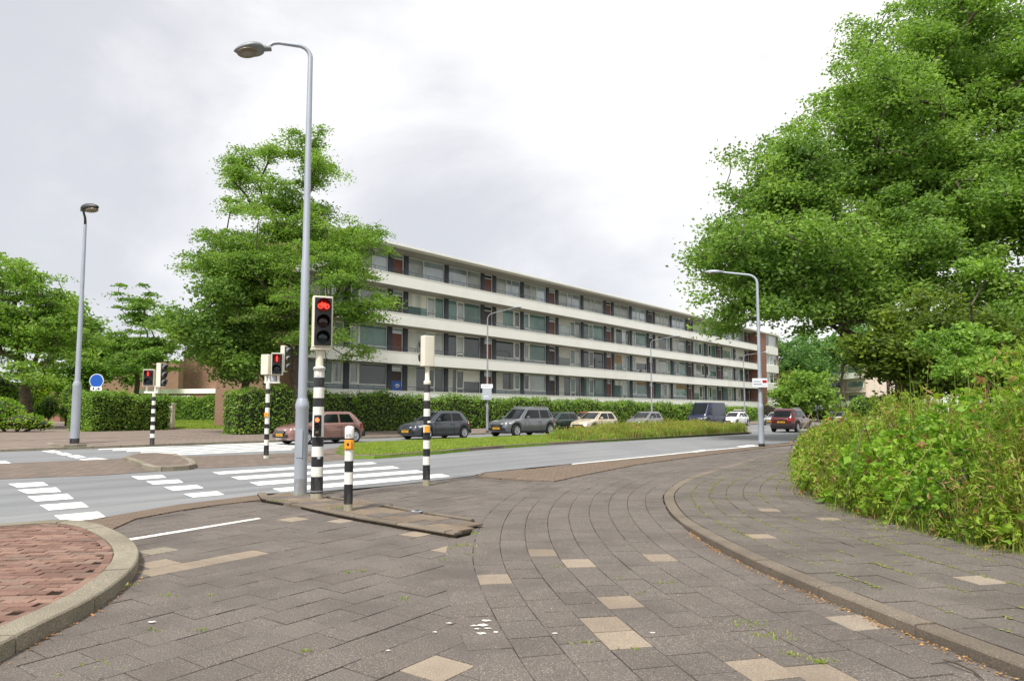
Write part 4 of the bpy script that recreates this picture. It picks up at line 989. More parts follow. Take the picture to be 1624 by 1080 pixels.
# bays
seq = []; x = 0.0
pat = 'ssDbbDssDbbDssDbbDssDbbD'; Wd = {'s': 3.65, 'b': 4.1, 'D': 1.45}
for c in pat: seq.append((c, x, x+Wd[c])); x += Wd[c]
k_ = GL/x
seq = [(c, a*k_, b*k_) for c, a, b in seq]
piers = sorted(set([round(a, 3) for c, a, b in seq]+[round(seq[-1][2], 3)]))
for px_ in piers:
    x0, x1 = px_-.2, px_+.2
    if px_ < .1: x0, x1 = 0, .2
    if px_ > GL-.1: x0, x1 = GL-.22, GL
    mb = MB()
    for k in range(4):
        zf = Z0+ST_*k-.58; mb.box((x0, WY-.06, zf), (x1, WY+.155, zf+ST_-.24 if k < 3 else 12.858), M['pier_slate'])
    mb.build('pier', bl)
rr = random.Random(12)
def frame(mb, x0, x1, z0, z1, y, t=.07, m='frame_white', d=.06):
    mb.box((x0, y-d, z0), (x0+t, y, z1), M[m]); mb.box((x1-t, y-d, z0), (x1, y, z1), M[m])
    mb.box((x0+t, y-d, z0), (x1-t, y, z0+t), M[m]); mb.box((x0+t, y-d, z1-t), (x1-t, y, z1), M[m])
def child_box(name, lo, hi, mat, parent): mb = MB(); mb.box(lo, hi, M[mat]); return mb.build(name, parent)
Y0 = WY+.1
for k in range(4):
    zf = Z0+ST_*k-.55; zt = (zf+ST_-.27) if k < 3 else 12.85
    for bi, (c, a, b) in enumerate(seq):
        x0, x1 = a+.21, b-.21
        if bi == 0: x0 = a+.21
        if c == 'D':
            mb = MB(); zd = zf+2.02
            frame(mb, x0, x1, zf, zt, Y0, .07)
            mb.box((x0+.07, Y0-.055, zd), (x1-.07, Y0-.003, zd+.06), M['frame_white'])
            dr = mb.build('entrance_door', bl)
            child_box('door_leaf', (x0+.075, Y0-.03, zf+.08), (x1-.075, Y0+.02, zd-.004), rr.choice(['door_wood', 'door_wood', 'door_dark']), dr)
            child_box('pane', (x0+.075, Y0-.02, zd+.065), (x1-.075, Y0+.01, zt-.075), rr.choice(['glass_sky', 'glass_dark']), dr)
            continue
        wn = MB(); frame(wn, x0, x1, zf+.02, zt, Y0, .06)
        W_ = x1-x0; kind = None
        left_in_pair = (seq[bi+1][0] == c) if bi+1 < len(seq) else False
        apt = bi//3
        top = k == 3
        if top: style = 'strip'
        elif (c == 'b'): style = 'door' if apt in (0, 1, 3) or rr.random() < .6 else 'panel'
        else: style = 'panel' if k in (0, 1) and apt < 3 or rr.random() < .55 else 'door'
        gm = (['glass_sky', 'glass_light', 'glass_sky'] if top else ['glass_dark', 'glass_mid', 'glass_green', 'glass_mid', 'glass_sky'] if k == 2 else ['glass_dark', 'glass_green', 'glass_mid', 'glass_dark', 'glass_light'] if k == 1 else ['glass_dark', 'glass_dark', 'glass_mid', 'glass_green'])  # top floor gets panes with sky reflection painted in, lower floors mostly darker
        G = lambda: rr.choice(gm)
        z1 = zt-.06; zb = zf+.08
        kids = []
        if style == 'strip':
            zs = zf+.95; wn.box((x0+.06, Y0-.05, zs-.03), (x1-.06, Y0-.002, zs+.03), M['frame_white'])
            xa = x0+W_*(.42 if left_in_pair else .58)
            wn.box((xa-.03, Y0-.055, zs+.03), (xa+.03, Y0-.004, z1), M['frame_white'])
            if rr.random() < .5: xb = xa+.75 if left_in_pair else xa-.75; wn.box((xb-.03, Y0-.055, zs+.03), (xb+.03, Y0-.004, z1), M['frame_white'])
            kids += [('pane', (x0+.06, Y0-.02, zs+.03), (xa-.03, Y0+.01, z1), G()), ('pane', (xa+.03, Y0-.02, zs+.03), (x1-.06, Y0+.01, z1), G()), ('panel', (x0+.06, Y0-.03, zb), (x1-.06, Y0+.01, zs-.03), 'panel_grey')]
        elif style == 'panel':
            zs = zf+1.0; wn.box((x0+.06, Y0-.05, zs-.04), (x1-.06, Y0-.002, zs+.04), M['frame_white'])
            side = left_in_pair; xa = x1-.85 if side else x0+.85
            wn.box((xa-.05, Y0-.055, zs+.04), (xa+.05, Y0-.004, z1), M['frame_white'])
            s0, s1 = (xa+.05, x1-.06) if side else (x0+.06, xa-.05)
            frame(wn, s0+.02, s1-.02, zs+.06, z1-.02, Y0-.01, .07)
            l0, l1 = (x0+.06, xa-.05) if side else (xa+.05, x1-.06)
            kids += [('pane', (l0, Y0-.02, zs+.04), (l1, Y0+.01, z1), G()), ('pane', (s0+.09, Y0-.03, zs+.13), (s1-.09, Y0-.012, z1-.09), G()), ('panel', (x0+.06, Y0-.03, zb), (x1-.06, Y0+.01, zs-.04), 'panel_grey')]
            for q in range(4): wn.box((x0+.06, Y0-.036, zb+.12+q*.17), (x1-.06, Y0-.031, zb+.14+q*.17), M['rail_dark'])
        else:
            xa = x0+W_*(.52 if left_in_pair else .26); xb = xa+.85
            zm = zf+.95
            frame(wn, xa, xb, zf+.08, z1, Y0-.005, .1); wn.box((xa+.1, Y0-.06, zm-.06), (xb-.1, Y0-.006, zm+.06), M['frame_white'])
            g1 = G()
            kids += [('pane', (x0+.06, Y0-.02, zb), (xa-.003, Y0+.01, z1), g1), ('pane', (xb+.003, Y0-.02, zb), (x1-.06, Y0+.01, z1), g1), ('pane', (xa+.1, Y0-.03, zm+.06), (xb-.1, Y0-.012, z1-.1), G()), ('pane', (xa+.1, Y0-.03, zf+.18), (xb-.1, Y0-.012, zm-.06), g1)]
        wo = wn.build('window', bl)
        for kd in kids: child_box(kd[0], kd[1], kd[2], kd[3], wo)
        if not top and rr.random() < .3:      # roller blind let partly down
            kd = max((q for q in kids if q[0] == 'pane'), key=lambda q: q[2][0]-q[1][0]); lo_, hi_ = kd[1], kd[2]; mb = MB()
            mb.box((lo_[0]+.01, Y0-.027, hi_[2]-rr.uniform(.3, 1.1)), (hi_[0]-.01, Y0-.0205, hi_[2]-.005), M[rr.choice(['curtain', 'panel_grey', 'bldg_white', 'tan_blind'])]); mb.build('blind', wo)
        # hanging curtains shown in front of the dark room, just inside the light panes
        if not top and rr.random() < .7:
            mb = MB(); cx = x0+.1; cw_ = rr.choice([.5, .9, 1.3]); q = 0; pts = []
            while q <= cw_: pts.append((cx+q, Y0-.026-.0025*math.cos(q*60))); q += .05
            vs = [Vector((p[0], p[1], zz)) for zz in (zb+.9 if style == 'panel' else zb, z1) for p in pts]; n_ = len(pts)
            mb.add(vs, [(i, i+1, n_+i+1, n_+i) for i in range(n_-1)], M[rr.choice(['curtain', 'curtain', 'curtain_green'])]); mb.build('curtain', wo)
# end pavilion with brick pier and white window bands
bpart('end_wall', lambda m: (m.box((GL+.003, 0, 0), (GL+2.9, DEP, 12.855), M['brick_pink']), m.box((GL+2.903, .25, 0), (81.3, DEP, 12.855), M['wall_grey']), m.box((81.303, -.02, 0), (81.45, DEP, 12.855), M['brick_wall'])))
for k in range(4):
    z = Z0+ST_*k; zt = 12.85 if k == 3 else z+ST_-1.1
    bpart('white_spandrel', lambda m: m.box((GL+2.91, -.04, z-1.0), (81.29, .24, z+.1), M['bldg_white']))
    wn = MB(); 
    for q in range(3): frame(wn, GL+2.95+q*1.55, GL+4.45+q*1.55, z+.12, z+1.7 if k < 3 else 12.84, .2, .08)
    wo = wn.build('window', bl)
    for q in range(3): child_box('pane', (GL+3.05+q*1.55, .16, z+.2), (GL+4.37+q*1.55, .22, (z+1.62 if k < 3 else 12.76)), rr.choice(['glass_mid', 'glass_light', 'glass_dark']), wo)
# things on the galleries
mb = MB(); mb.tube([(0, 0, 0), (.02, .05, .55), (.05, .1, .62)], [.2, .17, .08], M['sign_black'], 10); mb.tube([(0, -.15, .3), (.02, .3, .34)], [.16, .13], M['sign_red'], 8)
o = mb.build('garden_gnome_ornament'); 
o.name = 'planter'; o.location = UV(U0+40.9, VF+.5, Z0+ST_-.3); tag(o, 'dark plant pot with red flowers behind the second gallery parapet', 'plant pot')
mb = MB(); mb.box((-.58, 0, -.75), (.58, .02, .45), M['sign_blue']); mb.lathe([(.26, .0), (.26, .006)], M['sign_white'], 20, Matrix.Translation((.1, -.002, .02)) @ Matrix.Rotation(math.pi/2, 4, 'X') @ Matrix.Diagonal((1, .6, 1, 1))); mb.box((-.1, -.012, .0), (.3, -.009, .05), M['sign_blue'])
o = mb.build('banner'); o.location = UV(U0+7.95, VF+WY-.02, Z0+.42); o.rotation_euler = (0, 0, ROAD); tag(o, 'blue banner with a white emblem hung before the ground floor door', 'banner')
for v in o.data.vertices: v.co *= .8
# ---- brick blocks and low garages at the left
def block(name, label, u, v, L, Dp, H, mat, fascia=None, cat='building', rot=0, z=.2, win=0):
    r_ = empty(name, UV(u, v, z), ROAD+rot, label, cat)
    mb = MB(); mb.box((0, 0, 0), (L, Dp, H), M[mat]); mb.build('wall', r_)
    mb = MB(); f = fascia or .25; mb.box((-.15, -.15, H+.003), (L+.15, Dp+.15, H+f), M['bldg_white']); mb.build('roof', r_, bevel=.01)
    return r_
def pos(px, Y): p = at(px, 650, Y); return p.x*S_+p.y*C_, p.x*NV.x+p.y*NV.y
def face_block(name, label, px0, px1, Y0_, Y1_, Dp, pytop, mat, fascia=.25, z=.2, extra=None):
    p0, p1 = at(px0, pytop, Y0_), at(px1, pytop, Y1_); d = Vector((p1.x-p0.x, p1.y-p0.y, 0)); L = d.length; a = math.atan2(d.y, d.x)
    r_ = empty(name, (p0.x, p0.y, z), a, label, 'building'); H = p0.z-z
    mb = MB(); mb.box((0, 0, 0), (L, Dp, H-fascia), M[mat]); mb.build('wall', r_)
    mb = MB(); mb.box((-.12, -.12, H-fascia+.003), (L+.12, Dp+.12, H), M['bldg_white']); mb.build('roof', r_, bevel=.01)
    if extra: extra(r_, L, H)
    return r_
face_block('brick_house', 'tall windowless brown brick block behind the dense tree', 292, 400, 66, 62, 9, 560, 'brick_wall', .3)
face_block('brick_house', 'long low brown brick building behind the slim layered tree', 158, 284, 80, 78, 10, 573, 'brick_wall', .1)
face_block('brick_house', 'small far brick house seen beyond the left path', 66, 98, 84, 84, 8, 606, 'brick_pink', .3)
def gar(r_, L, H):
    n = 5
    for i in range(n):
        mb = MB(); x0 = .15+i*(L*.45-.3)/n; mb.box((x0, -.03, .1), (x0+(L*.45-.3)/n-.15, -.003, H-.6), M['sign_white']); 
        for q in range(4): mb.box((x0, -.036, .3+q*.45), (x0+(L*.45-.3)/n-.15, -.031, .33+q*.45), M['sign_grey'])
        mb.build('garage_door', r_)
face_block('garage_row', 'low garages with white roof edge behind the left hedges', 214, 426, 63, 60, 6, 617.5, 'brick_wall', .42, extra=gar)
# ---- flats far down the street
def far_flats(label, px0, px1, Y0_, Y1_, pytop, floors, wall, z=.1, dep=10, plain=False):
    p0, p1 = at(px0, pytop, Y0_), at(px1, pytop, Y1_); d = Vector((p1.x-p0.x, p1.y-p0.y, 0)); L = d.length; a = math.atan2(d.y, d.x)
    r_ = empty('far_flats', (p0.x, p0.y, z), a, label, 'building'); H = p0.z-z; fh = H/floors
    mb = MB(); mb.box((0, 0, 0), (L, dep, H-.2), M[wall]); mb.build('wall', r_); mb = MB(); mb.box((-.2, -.9, H-.197), (L+.2, dep+.2, H+.1), M['bldg_white']); mb.build('roof', r_)
    nb = max(2, int(L/4.2)); q = random.Random(int(px0))
    for f in range(floors):
        z_ = f*fh
        if f:
            mb = MB(); mb.box((0, -1.2, z_-.12), (L, -.003, z_+.05), M['soffit'])
            if not plain:
                for i in range(nb):
                    if i % 2 == f % 2 or q.random() < .6: mb.box((i*L/nb+.1, -1.25, z_-.15), ((i+1)*L/nb-.1, -1.203, z_+.85), M['bldg_white'])
            else: mb.box((0, -1.25, z_-.15), (L, -1.203, z_+.5), M['bldg_white'])
            mb.build('balcony', r_)
        for i in range(nb):
            x0 = i*L/nb+.5; wn = MB(); frame(wn, x0, x0+L/nb-1.0, z_+.7, z_+fh-.45, -.002, .1); wo = wn.build('window', r_)
            child_box('pane', (x0+.1, -.04, z_+.8), (x0+L/nb-1.1, -.01, z_+fh-.55), q.choice(['glass_dark', 'glass_mid', 'glass_sky']), wo)
    return r_
far_flats('far brick flats with white balconies behind the distant trees', 1312, 1372, 128, 118, 582, 4, 'wall_pale')
far_flats('far pale flats behind the olive tree', 1378, 1452, 135, 128, 592, 3, 'wall_pale')
far_flats('dark brown far flats with thin white balcony edges', 1252, 1300, 165, 158, 572, 4, 'brick_wall', plain=True)
# ================================================================ STREET FURNITURE
def banded(mb, bands, r0, r1, n=14):       # bands: (z0,z1,mat); radius tapers r0..r1
    zt = bands[-1][1]
    for z0, z1, m in bands:
        ra_ = r0+(r1-r0)*z0/zt; rb_ = r0+(r1-r0)*z1/zt
        mb.tube([(0, 0, z0), (0, 0, z1)], [ra_, rb_], M[m], n, cap=True)
def bands_from(ys, zf): return [(zf(a), zf(b), m) for a, b, m in ys]
def rounded_box(w, d, h, mat, name, parent, loc=(0, 0, 0), rz=0, r=.03):
    mb = MB(); n = 5; pts = []
    for cx, cy, a0 in ((w/2-r, d/2-r, 0), (-w/2+r, d/2-r, 90), (-w/2+r, -d/2+r, 180), (w/2-r, -d/2+r, 270)):
        for i in range(n): a = R(a0+90*i/(n-1)); pts.append((cx+r*math.cos(a), cy+r*math.sin(a)))
    mb.prism(pts, 0, h, M[mat]); o = mb.build(name, parent, smooth=40, bevel=.008); o.location = loc; o.rotation_euler = (0, 0, rz); return o
def bike(mb, s, mat, y=0.0, t=.012):       # a bicycle symbol in the xz plane, width about s
    r_ = s*.2
    for cx in (-s*.29, s*.29):
        mb.tube([(cx+r_*math.cos(a*math.pi/9), y, -s*.08+r_*math.sin(a*math.pi/9)) for a in range(19)], t, M[mat], 5)
    P_ = {'r': (s*.29, -s*.08), 'f': (-s*.29, -s*.08), 'b': (s*.03, -s*.1), 'st': (s*.12, s*.16), 'h': (-s*.17, s*.16)}
    for a, b in (('r', 'b'), ('r', 'st'), ('b', 'st'), ('b', 'h'), ('h', 'f'), ('h', 'st')):
        mb.tube([(P_[a][0], y, P_[a][1]), (P_[b][0], y, P_[b][1])], t, M[mat], 5)
    mb.tube([(P_['h'][0], y, P_['h'][1]), (-s*.2, y, s*.24), (-s*.1, y, s*.25)], t, M[mat], 5); mb.tube([(s*.06, y, s*.2), (s*.17, y, s*.2)], t, M[mat], 5)
def walker(mb, s, mat, y=0.0):             # standing figure symbol
    mb.tube([(0, y, s*.34), (0, y, s*.5)], s*.08, M[mat], 8)
    mb.box((-s*.12, y-.006, -s*.02), (s*.12, y+.004, s*.3), M[mat]); mb.box((-s*.1, y-.006, -s*.45), (-s*.01, y+.004, -s*.025), M[mat]); mb.box((s*.01, y-.006, -s*.45), (s*.1, y+.004, -s*.025), M[mat])
def head(parent, loc, rz, w=.30, d=.17, h=.82, nl=3, lit='bike', body='sig_cream', dl=None, visor='sig_panel', face='sig_panel'):
    """signal head, lenses look along local -y"""
    hd = rounded_box(w, d, h, body, 'signal_head', parent, loc, rz)
    mb = MB(); mb.box((-w/2+.025, -d/2-.022, .03), (w/2-.025, -d/2-.002, h-.03), M[face]); mb.build('backboard', hd, bevel=.006)
    dl = dl or (h-.06)/nl*.80
    for i in range(nl):
        zc = h-.03-(h-.06)/nl*(i+.5); y = -d/2-.022; r_ = dl/2
        lit_ = (i == 0 and lit)
        m = 'red_glow' if lit_ == 'bike' or lit_ == 'walk' else 'orange_lit' if lit_ == 'plain' else ('lens_dark' if i == nl-1 else 'lens_amber')
        if lit == 'plain' and i: m = 'lens_grey' if i == nl-1 else 'lens_amber'
        mb = MB(); X = Matrix.Translation((0, y, zc)) @ Matrix.Rotation(math.pi/2, 4, 'X')
        mb.lathe([(r_, -.002), (r_*.95, .008), (r_*.6, .022), (.001, .028)], M[m], 20, X); ln = mb.build('lens', hd, smooth=50)
        if lit_ in ('bike', 'walk'):
            mb = MB(); (bike if lit_ == 'bike' else walker)(mb, r_*1.65, 'red_lit', 0.0, .011) if lit_ == 'bike' else walker(mb, r_*1.6, 'red_lit')
            s_ = mb.build('lit_symbol', ln); s_.location = (0, y-.034, zc)
        # visor: open tube, longer at the top
        vs = []; fs = []; nn_ = 18
        for ring, (rr_, top) in enumerate(((r_*1.06, 0), (r_*1.06, 1), (r_*1.0, 1), (r_*1.0, 0))):
            for q in range(nn_+1):
                a = R(-35)+R(250)*q/nn_; L_ = (r_*(.55+.75*max(0, math.sin(a)))) if top else 0
                vs.append((rr_*math.cos(a), y-L_, zc+rr_*math.sin(a)))
        for ring in range(3):
            for q in range(nn_): b_ = ring*(nn_+1)+q; fs.append((b_, b_+1, b_+nn_+2, b_+nn_+1))
        mb = MB(); mb.add(vs, fs, M[visor]); mb.build('visor', hd, smooth=50)
    return hd
W_, B_ = 'sig_white', 'sig_black'
def bolted(mb, z, r_):                     # small screw heads and tape edge to break the clean tube
    mb.lathe([(r_+.004, z-.012), (r_+.006, z), (r_+.004, z+.012)], M['galv_dull'], 14)
# --- front cyclist signal
p = gp(502, 790.5, .05); z0 = .05
s = empty('cyclist_signal', p, 0, 'banded cyclist signal post with lit red bicycle beside the tall lamp post', 'traffic light')
k = p.y/1080.0; zf = lambda y: max(0, (790.5-y)*k*.985)
mb = MB(); B = [(0, zf(782), 'concrete'), (zf(782), zf(755.5), B_), (zf(755.5), zf(740), W_), (zf(740), zf(724), B_), (zf(724), zf(708), W_), (zf(708), zf(693), B_), (zf(693), zf(645), W_), (zf(645), zf(631), B_), (zf(631), zf(614), W_), (zf(614), zf(598), B_), (zf(598), zf(587), W_)]
banded(mb, B, .098, .082); mb.build('post', s, smooth=50)
mb = MB(); mb.lathe([(.088, zf(587)), (.095, zf(586)), (.095, zf(582)), (.062, zf(580)), (.058, zf(556)), (.075, zf(555)), (.075, zf(553))], M['sig_cream'], 16); mb.build('neck', s, smooth=50)
mb = MB(); mb.box((-.16, -.1, 0), (.17, .09, .035), M['sig_cream']); o = mb.build('bracket', s, bevel=.006); o.location = (.02, 0, zf(554)); o.rotation_euler = (0, 0, R(22))
mb = MB()
for z_, a_, m_, hh_ in ((1.30, 250, 'sign_white', .05), (.63, 285, 'sign_grey', .035), (1.92, 262, 'sign_grey', .04), (1.12, 300, 'yellow', .03)):
    vs = [(.0965*math.cos(R(a_+q*9)), .0965*math.sin(R(a_+q*9)), z_+dz) for dz in (0, hh_) for q in range(4)]; mb.add(vs, [(q, q+1, q+5, q+4) for q in range(3)], M[m_])
mb.build('sticker', s)
mb = MB()
for z_ in (.11, 2.05): mb.lathe([(.092, z_), (.101, z_+.004), (.101, z_+.018), (.092, z_+.022)], M['galv_dull'], 16)
mb.tube([(.085, .05, 2.0), (.10, .06, 2.2), (.06, .04, 2.42)], .008, M['sig_panel'], 6); mb.build('clamp_band', s, smooth=50)
head(s, (.03, 0, zf(550)), R(22), .315, .2, .83, 3, 'bike')
rp = head(s, (.03, -.13, zf(692)), R(8), .115, .075, .34, 3, 'plain', body='sig_panel')
# --- push button bollard
p = gp(552, 809.5, .05); k = p.y/1080; zf = lambda y: max(0, (809.5-y)*k*.99)
s = empty('push_button_bollard', p, 0, 'short black and white bollard with orange box right of the signal post', 'bollard')
mb = MB(); banded(mb, [(0, zf(799), 'concrete'), (zf(799), zf(768), B_), (zf(768), zf(749), W_), (zf(749), zf(731.5), B_), (zf(731.5), zf(714), W_)], .062, .062, 16); mb.build('post', s, smooth=50)
mb = MB(); mb.lathe([(.066, zf(714)), (.068, zf(713)), (.068, zf(699)), (.064, zf(698))], M['orange'], 16); mb.box((-.045, -.082, zf(712)), (.045, -.06, zf(700)), M['orange']); ob = mb.build('button_box', s, smooth=40)
mb = MB(); mb.lathe([(.018, 0), (.016, .008), (.001, .012)], M['sig_panel'], 12, Matrix.Translation((0, -.082, zf(705))) @ Matrix.Rotation(math.pi/2, 4, 'X')); mb.build('button', ob)
mb = MB(); mb.lathe([(.066, zf(698)), (.066, zf(696))], M[B_], 16); mb.lathe([(.062, zf(696)), (.064, zf(695)), (.066, zf(681)), (.058, zf(678)), (.03, zf(676.6)), (.001, zf(676.4))], M['sig_white'], 16)
mb.box((-.03, -.069, zf(693)), (-.008, -.0655, zf(689)), M['sign_grey']); mb.box((.004, -.0695, zf(692)), (.03, -.066, zf(688)), M['sign_grey']); mb.build('cap', s, smooth=50)
# --- pedestrian signal seen from behind
p = gp(676, 770, .0); k = p.y/1080; zf = lambda y: max(0, (770-y)*k*.985)
s = empty('pedestrian_signal', p, 0, 'banded signal post with grey head turned away at the near end of the zebra', 'traffic light')
mb = MB(); B = [(0, zf(760.5), 'concrete'), (zf(760.5), zf(737), B_), (zf(737), zf(723.6), W_), (zf(723.6), zf(711.5), B_), (zf(711.5), zf(698), W_), (zf(698), zf(686), B_), (zf(686), zf(674), W_), (zf(674), zf(660), B_), (zf(660), zf(648), W_), (zf(648), zf(635), B_), (zf(635), zf(622), W_), (zf(622), zf(609), B_)]
banded(mb, B, .075, .062); mb.build('post', s, smooth=50)
mb = MB(); mb.lathe([(.066, zf(609)), (.07, zf(608)), (.07, zf(604)), (.045, zf(602)), (.042, zf(582)), (.055, zf(579))], M['sig_cream'], 14); mb.build('neck', s, smooth=50)
head(s, (.0, 0, zf(580)), R(215), .24, .17, .6, 2, None)
mb = MB(); mb.box((-.035, -.1, zf(686)), (.06, -.055, zf(675)), M['orange']); ob = mb.build('button_box', s, bevel=.008)
mb = MB(); mb.lathe([(.03, -.02), (.034, 0), (.02, .02)], M['sig_cream'], 12, Matrix.Translation((.05, -.07, zf(669)))); mb.build('buzzer', s, smooth=40)
# --- double headed signal on the median
def bandset(y0, y1, n, zf, first=B_):
    e = [y0+(y1-y0)*i/n for i in range(n+1)]; m = first; r_ = []
    for a, b_ in zip(e, e[1:]): r_.append((zf(a), zf(b_), m)); m = W_ if m == B_ else B_
    return r_
p = gp(422, 726.5, .02); k = p.y/1080; zf = lambda y: max(0, (726.5-y)*k*.985)
s = empty('crossing_signal', p, 0, 'banded post on the median carrying a cluster of three signal heads', 'traffic light')
mb = MB(); B = [(0, zf(722), W_), (zf(722), zf(706), B_), (zf(706), zf(697), W_), (zf(697), zf(688), B_), (zf(688), zf(679), W_), (zf(679), zf(672), B_), (zf(672), zf(646), W_), (zf(646), zf(638), B_), (zf(638), zf(624), W_), (zf(624), zf(616), B_), (zf(616), zf(607), W_)]
banded(mb, B, .075, .062); mb.build('post', s, smooth=50)
mb = MB(); mb.box((-.065, -.1, zf(660.5)), (.065, -.06, zf(654)), M['orange']); mb.build('button_box', s, bevel=.008)
mb = MB(); mb.box((-.1, -.05, zf(607)), (.36, .05, zf(604)), M['sig_white']); 
for x in (-.1, .0, .28): mb.box((x, -.04, zf(603.9)), (x+.06, .04, zf(594)), M['sig_white'])
mb.box((.1, -.06, zf(603.5)), (.24, -.03, zf(595)), M['sign_grey']); mb.build('bracket', s, bevel=.004)
head(s, (-.07, .02, zf(593)), R(155), .3, .2, .62, 2, None)
head(s, (.29, -.06, zf(594)), R(12), .34, .2, .68, 2, 'walk')
head(s, (.42, .14, zf(588)), R(88), .28, .14, .80, 3, None, visor='sig_grey')
# --- signal at the far left corner
p = gp(241, 706, .12); k = p.y/1080; zf = lambda y: max(0, (706-y)*k*.985)
s = empty('crossing_signal', p, 0, 'banded post before the left hedge with a red pedestrian light and a side head', 'traffic light')
mb = MB(); banded(mb, [(0, zf(694), B_)]+bandset(694, 622, 11, zf, W_), .085, .062); mb.build('post', s, smooth=50)
mb = MB(); mb.box((-.38, -.05, zf(623)), (.16, .05, zf(620)), M['sig_white'])
for x in (-.32, .02, .12): mb.box((x, -.04, zf(619.9)), (x+.06, .04, zf(611)), M['sig_white'])
mb.build('bracket', s, bevel=.004)
head(s, (-.2, -.02, zf(611.5)), R(8), .42, .22, .66, 2, 'walk')
head(s, (.22, .05, zf(613)), R(80), .34, .2, .95, 3, None, visor='sig_grey')
# --- street lamps
def teardrop(name, parent, L, Wd_, Hh, loc, rot, body='lamp_head'):
    """luminaire: egg-shaped shell along +x with a glass bowl beneath"""
    vs = []; fs = []; ns, nr = 14, 18
    for i in range(ns+1):
        f = i/ns; x = L*f; prof = (math.sin(math.pi*f**.72)**.62) if 0 < f < 1 else 0.02; wy = Wd_/2*max(.03, prof); hz = Hh*max(.06, prof)
        for j in range(nr):
            a = 2*math.pi*j/nr; y = wy*math.cos(a); z = hz*math.sin(a)*(.62 if math.sin(a) > 0 else .38); vs.append((x, y, z))
    for i in range(ns):
        for j in range(nr): a, b_ = i*nr+j, i*nr+(j+1) % nr; fs.append((a, a+nr, b_+nr, b_))
    fs.append(tuple(range(nr))); fs.append(tuple(range(len(vs)-1, len(vs)-nr-1, -1)))
    mb = MB(); mb.add(vs, fs, M[body]); hd = mb.build(name, parent, smooth=60); hd.location = loc; hd.rotation_euler = rot
    mb = MB(); X = Matrix.Translation((L*.58, 0, -Hh*.30)) @ Matrix.Diagonal((L*.34, Wd_*.40, Hh*.24, 1))
    mb.lathe([(math.sin(math.pi*(i+.02)/10.04), -math.cos(math.pi*(i+.02)/10.04)) for i in range(11)], M['lamp_glass'], 18, X); mb.build('glass_bowl', hd, smooth=60)
    mb = MB(); mb.tube([(-.10, 0, .0), (L*.16, 0, .02)], [.045, .06], M['lamp_head'], 10); mb.build('mounting_socket', hd, smooth=40)
    return hd
# tall lamp in front
p = gp(476, 784, .05); s = empty('street_lamp', p, 0, 'tallest grey street lamp at the front standing on the wedge island', 'street lamp')
k = p.y/1080; top = 7.77
mb = MB(); mb.lathe([(.112, 0), (.108, .03), (.108, .27)], M['galv_dull'], 20); mb.lathe([(.106, .27), (.105, 1.42), (.112, 1.44), (.112, 1.50), (.085, 1.60)], M['galv'], 20); mb.box((-.05, -.112, .62), (.05, -.09, 1.08), M['galv']); mb.build('pole_base', s, smooth=50)
mb = MB(); mb.tube([(0, 0, 1.59), (0, 0, 3.95), (.002, 0, 4.0), (0, 0, 6.0), (0, 0, top-.2)], [.074, .068, .06, .052, .042], M['galv'], 16)
arm = [(0, 0, top-.2)]+[(-.18+.18*math.cos(a), -.06*(1-math.cos(a)), top-.2+.18*math.sin(a)) for a in (R(20), R(40), R(60), R(80), R(92))]+[(-.50, -.18, top-.035), (-.58, -.21, top-.06), (-.72, -.26, top-.18)]
mb.tube(arm, [.042, .04, .038, .036, .034, .034, .03, .03, .03], M['galv'], 12); mb.build('pole', s, smooth=60)
teardrop('lamp_head', s, .52, .32, .17, (-.70, -.25, top-.18), (R(14), R(14), R(180+18)))
# lamp at the left, head towards the crossing
p = gp(118, 705, .12); k = p.y/1080; s = empty('street_lamp', p, 0, 'slender light grey street lamp at the left crossing corner', 'street lamp')
mb = MB(); mb.lathe([(.17, 0), (.17, .25)], M['sig_black'], 18); mb.lathe([(.165, .25), (.16, 2.35), (.17, 2.38), (.13, 2.55)], M['galv'], 18); mb.build('pole_base', s, smooth=50)
mb = MB(); mb.tube([(0, 0, 2.5), (0, 0, 5.5), (.0, 0, 9.0)], [.105, .085, .06], M['galv'], 14); mb.tube([(0, 0, 9.0), (.03, -.05, 9.12), (.14, -.25, 9.22), (.42, -.85, 9.38)], [.055, .05, .045, .04], M['lamp_under'], 12); mb.build('pole', s, smooth=60)
teardrop('lamp_head', s, .85, .5, .32, (.36, -.76, 9.38), (0, R(-4), R(-20)), 'lamp_under')
# lamps with long arms along the far pavement
def road_lamp(name, base, h, arm_dir, armL, label, base_mat='galv_dull', group=None, r=.075, hl=.62):
    s = empty(name, base, math.atan2(arm_dir.y, arm_dir.x), label, 'street lamp', group)
    mb = MB(); mb.lathe([(r*1.25, 0), (r*1.25, .12)], M['sig_black'], 14); mb.lathe([(r*1.2, .12), (r*1.15, 1.55), (r*1.25, 1.58), (r*.9, 1.75)], M[base_mat], 16); mb.build('pole_base', s, smooth=50)
    pts = [(0, 0, 1.7), (0, 0, h*.55), (0, 0, h-.45)]+[(.42-.42*math.cos(a), 0, h-.45+.42*math.sin(a)*.9) for a in (R(20), R(40), R(60), R(80))]+[(armL, 0, h+.10)]
    mb = MB(); mb.tube(pts, [r*.85, r*.7, r*.55, r*.5, r*.48, r*.45, r*.42, r*.38], M[base_mat], 12); mb.build('pole', s, smooth=60)
    teardrop('lamp_head', s, hl, .24, .15, (armL-.02, 0, h+.10), (0, R(-3), 0), 'galv'); return s
lampl = ['tall lamp with long arm between the dark hatchback and the grey suv', 'lamp with long arm behind the grey silver car and blue van', 'most distant long-armed lamp on the far pavement, right of the van']
bs = [UV(u_of(773, 29.9), 29.9, .11), UV(u_of(1033, 29.9), 29.9, .11), UV(u_of(1180, 29.9), 29.9, .11)]
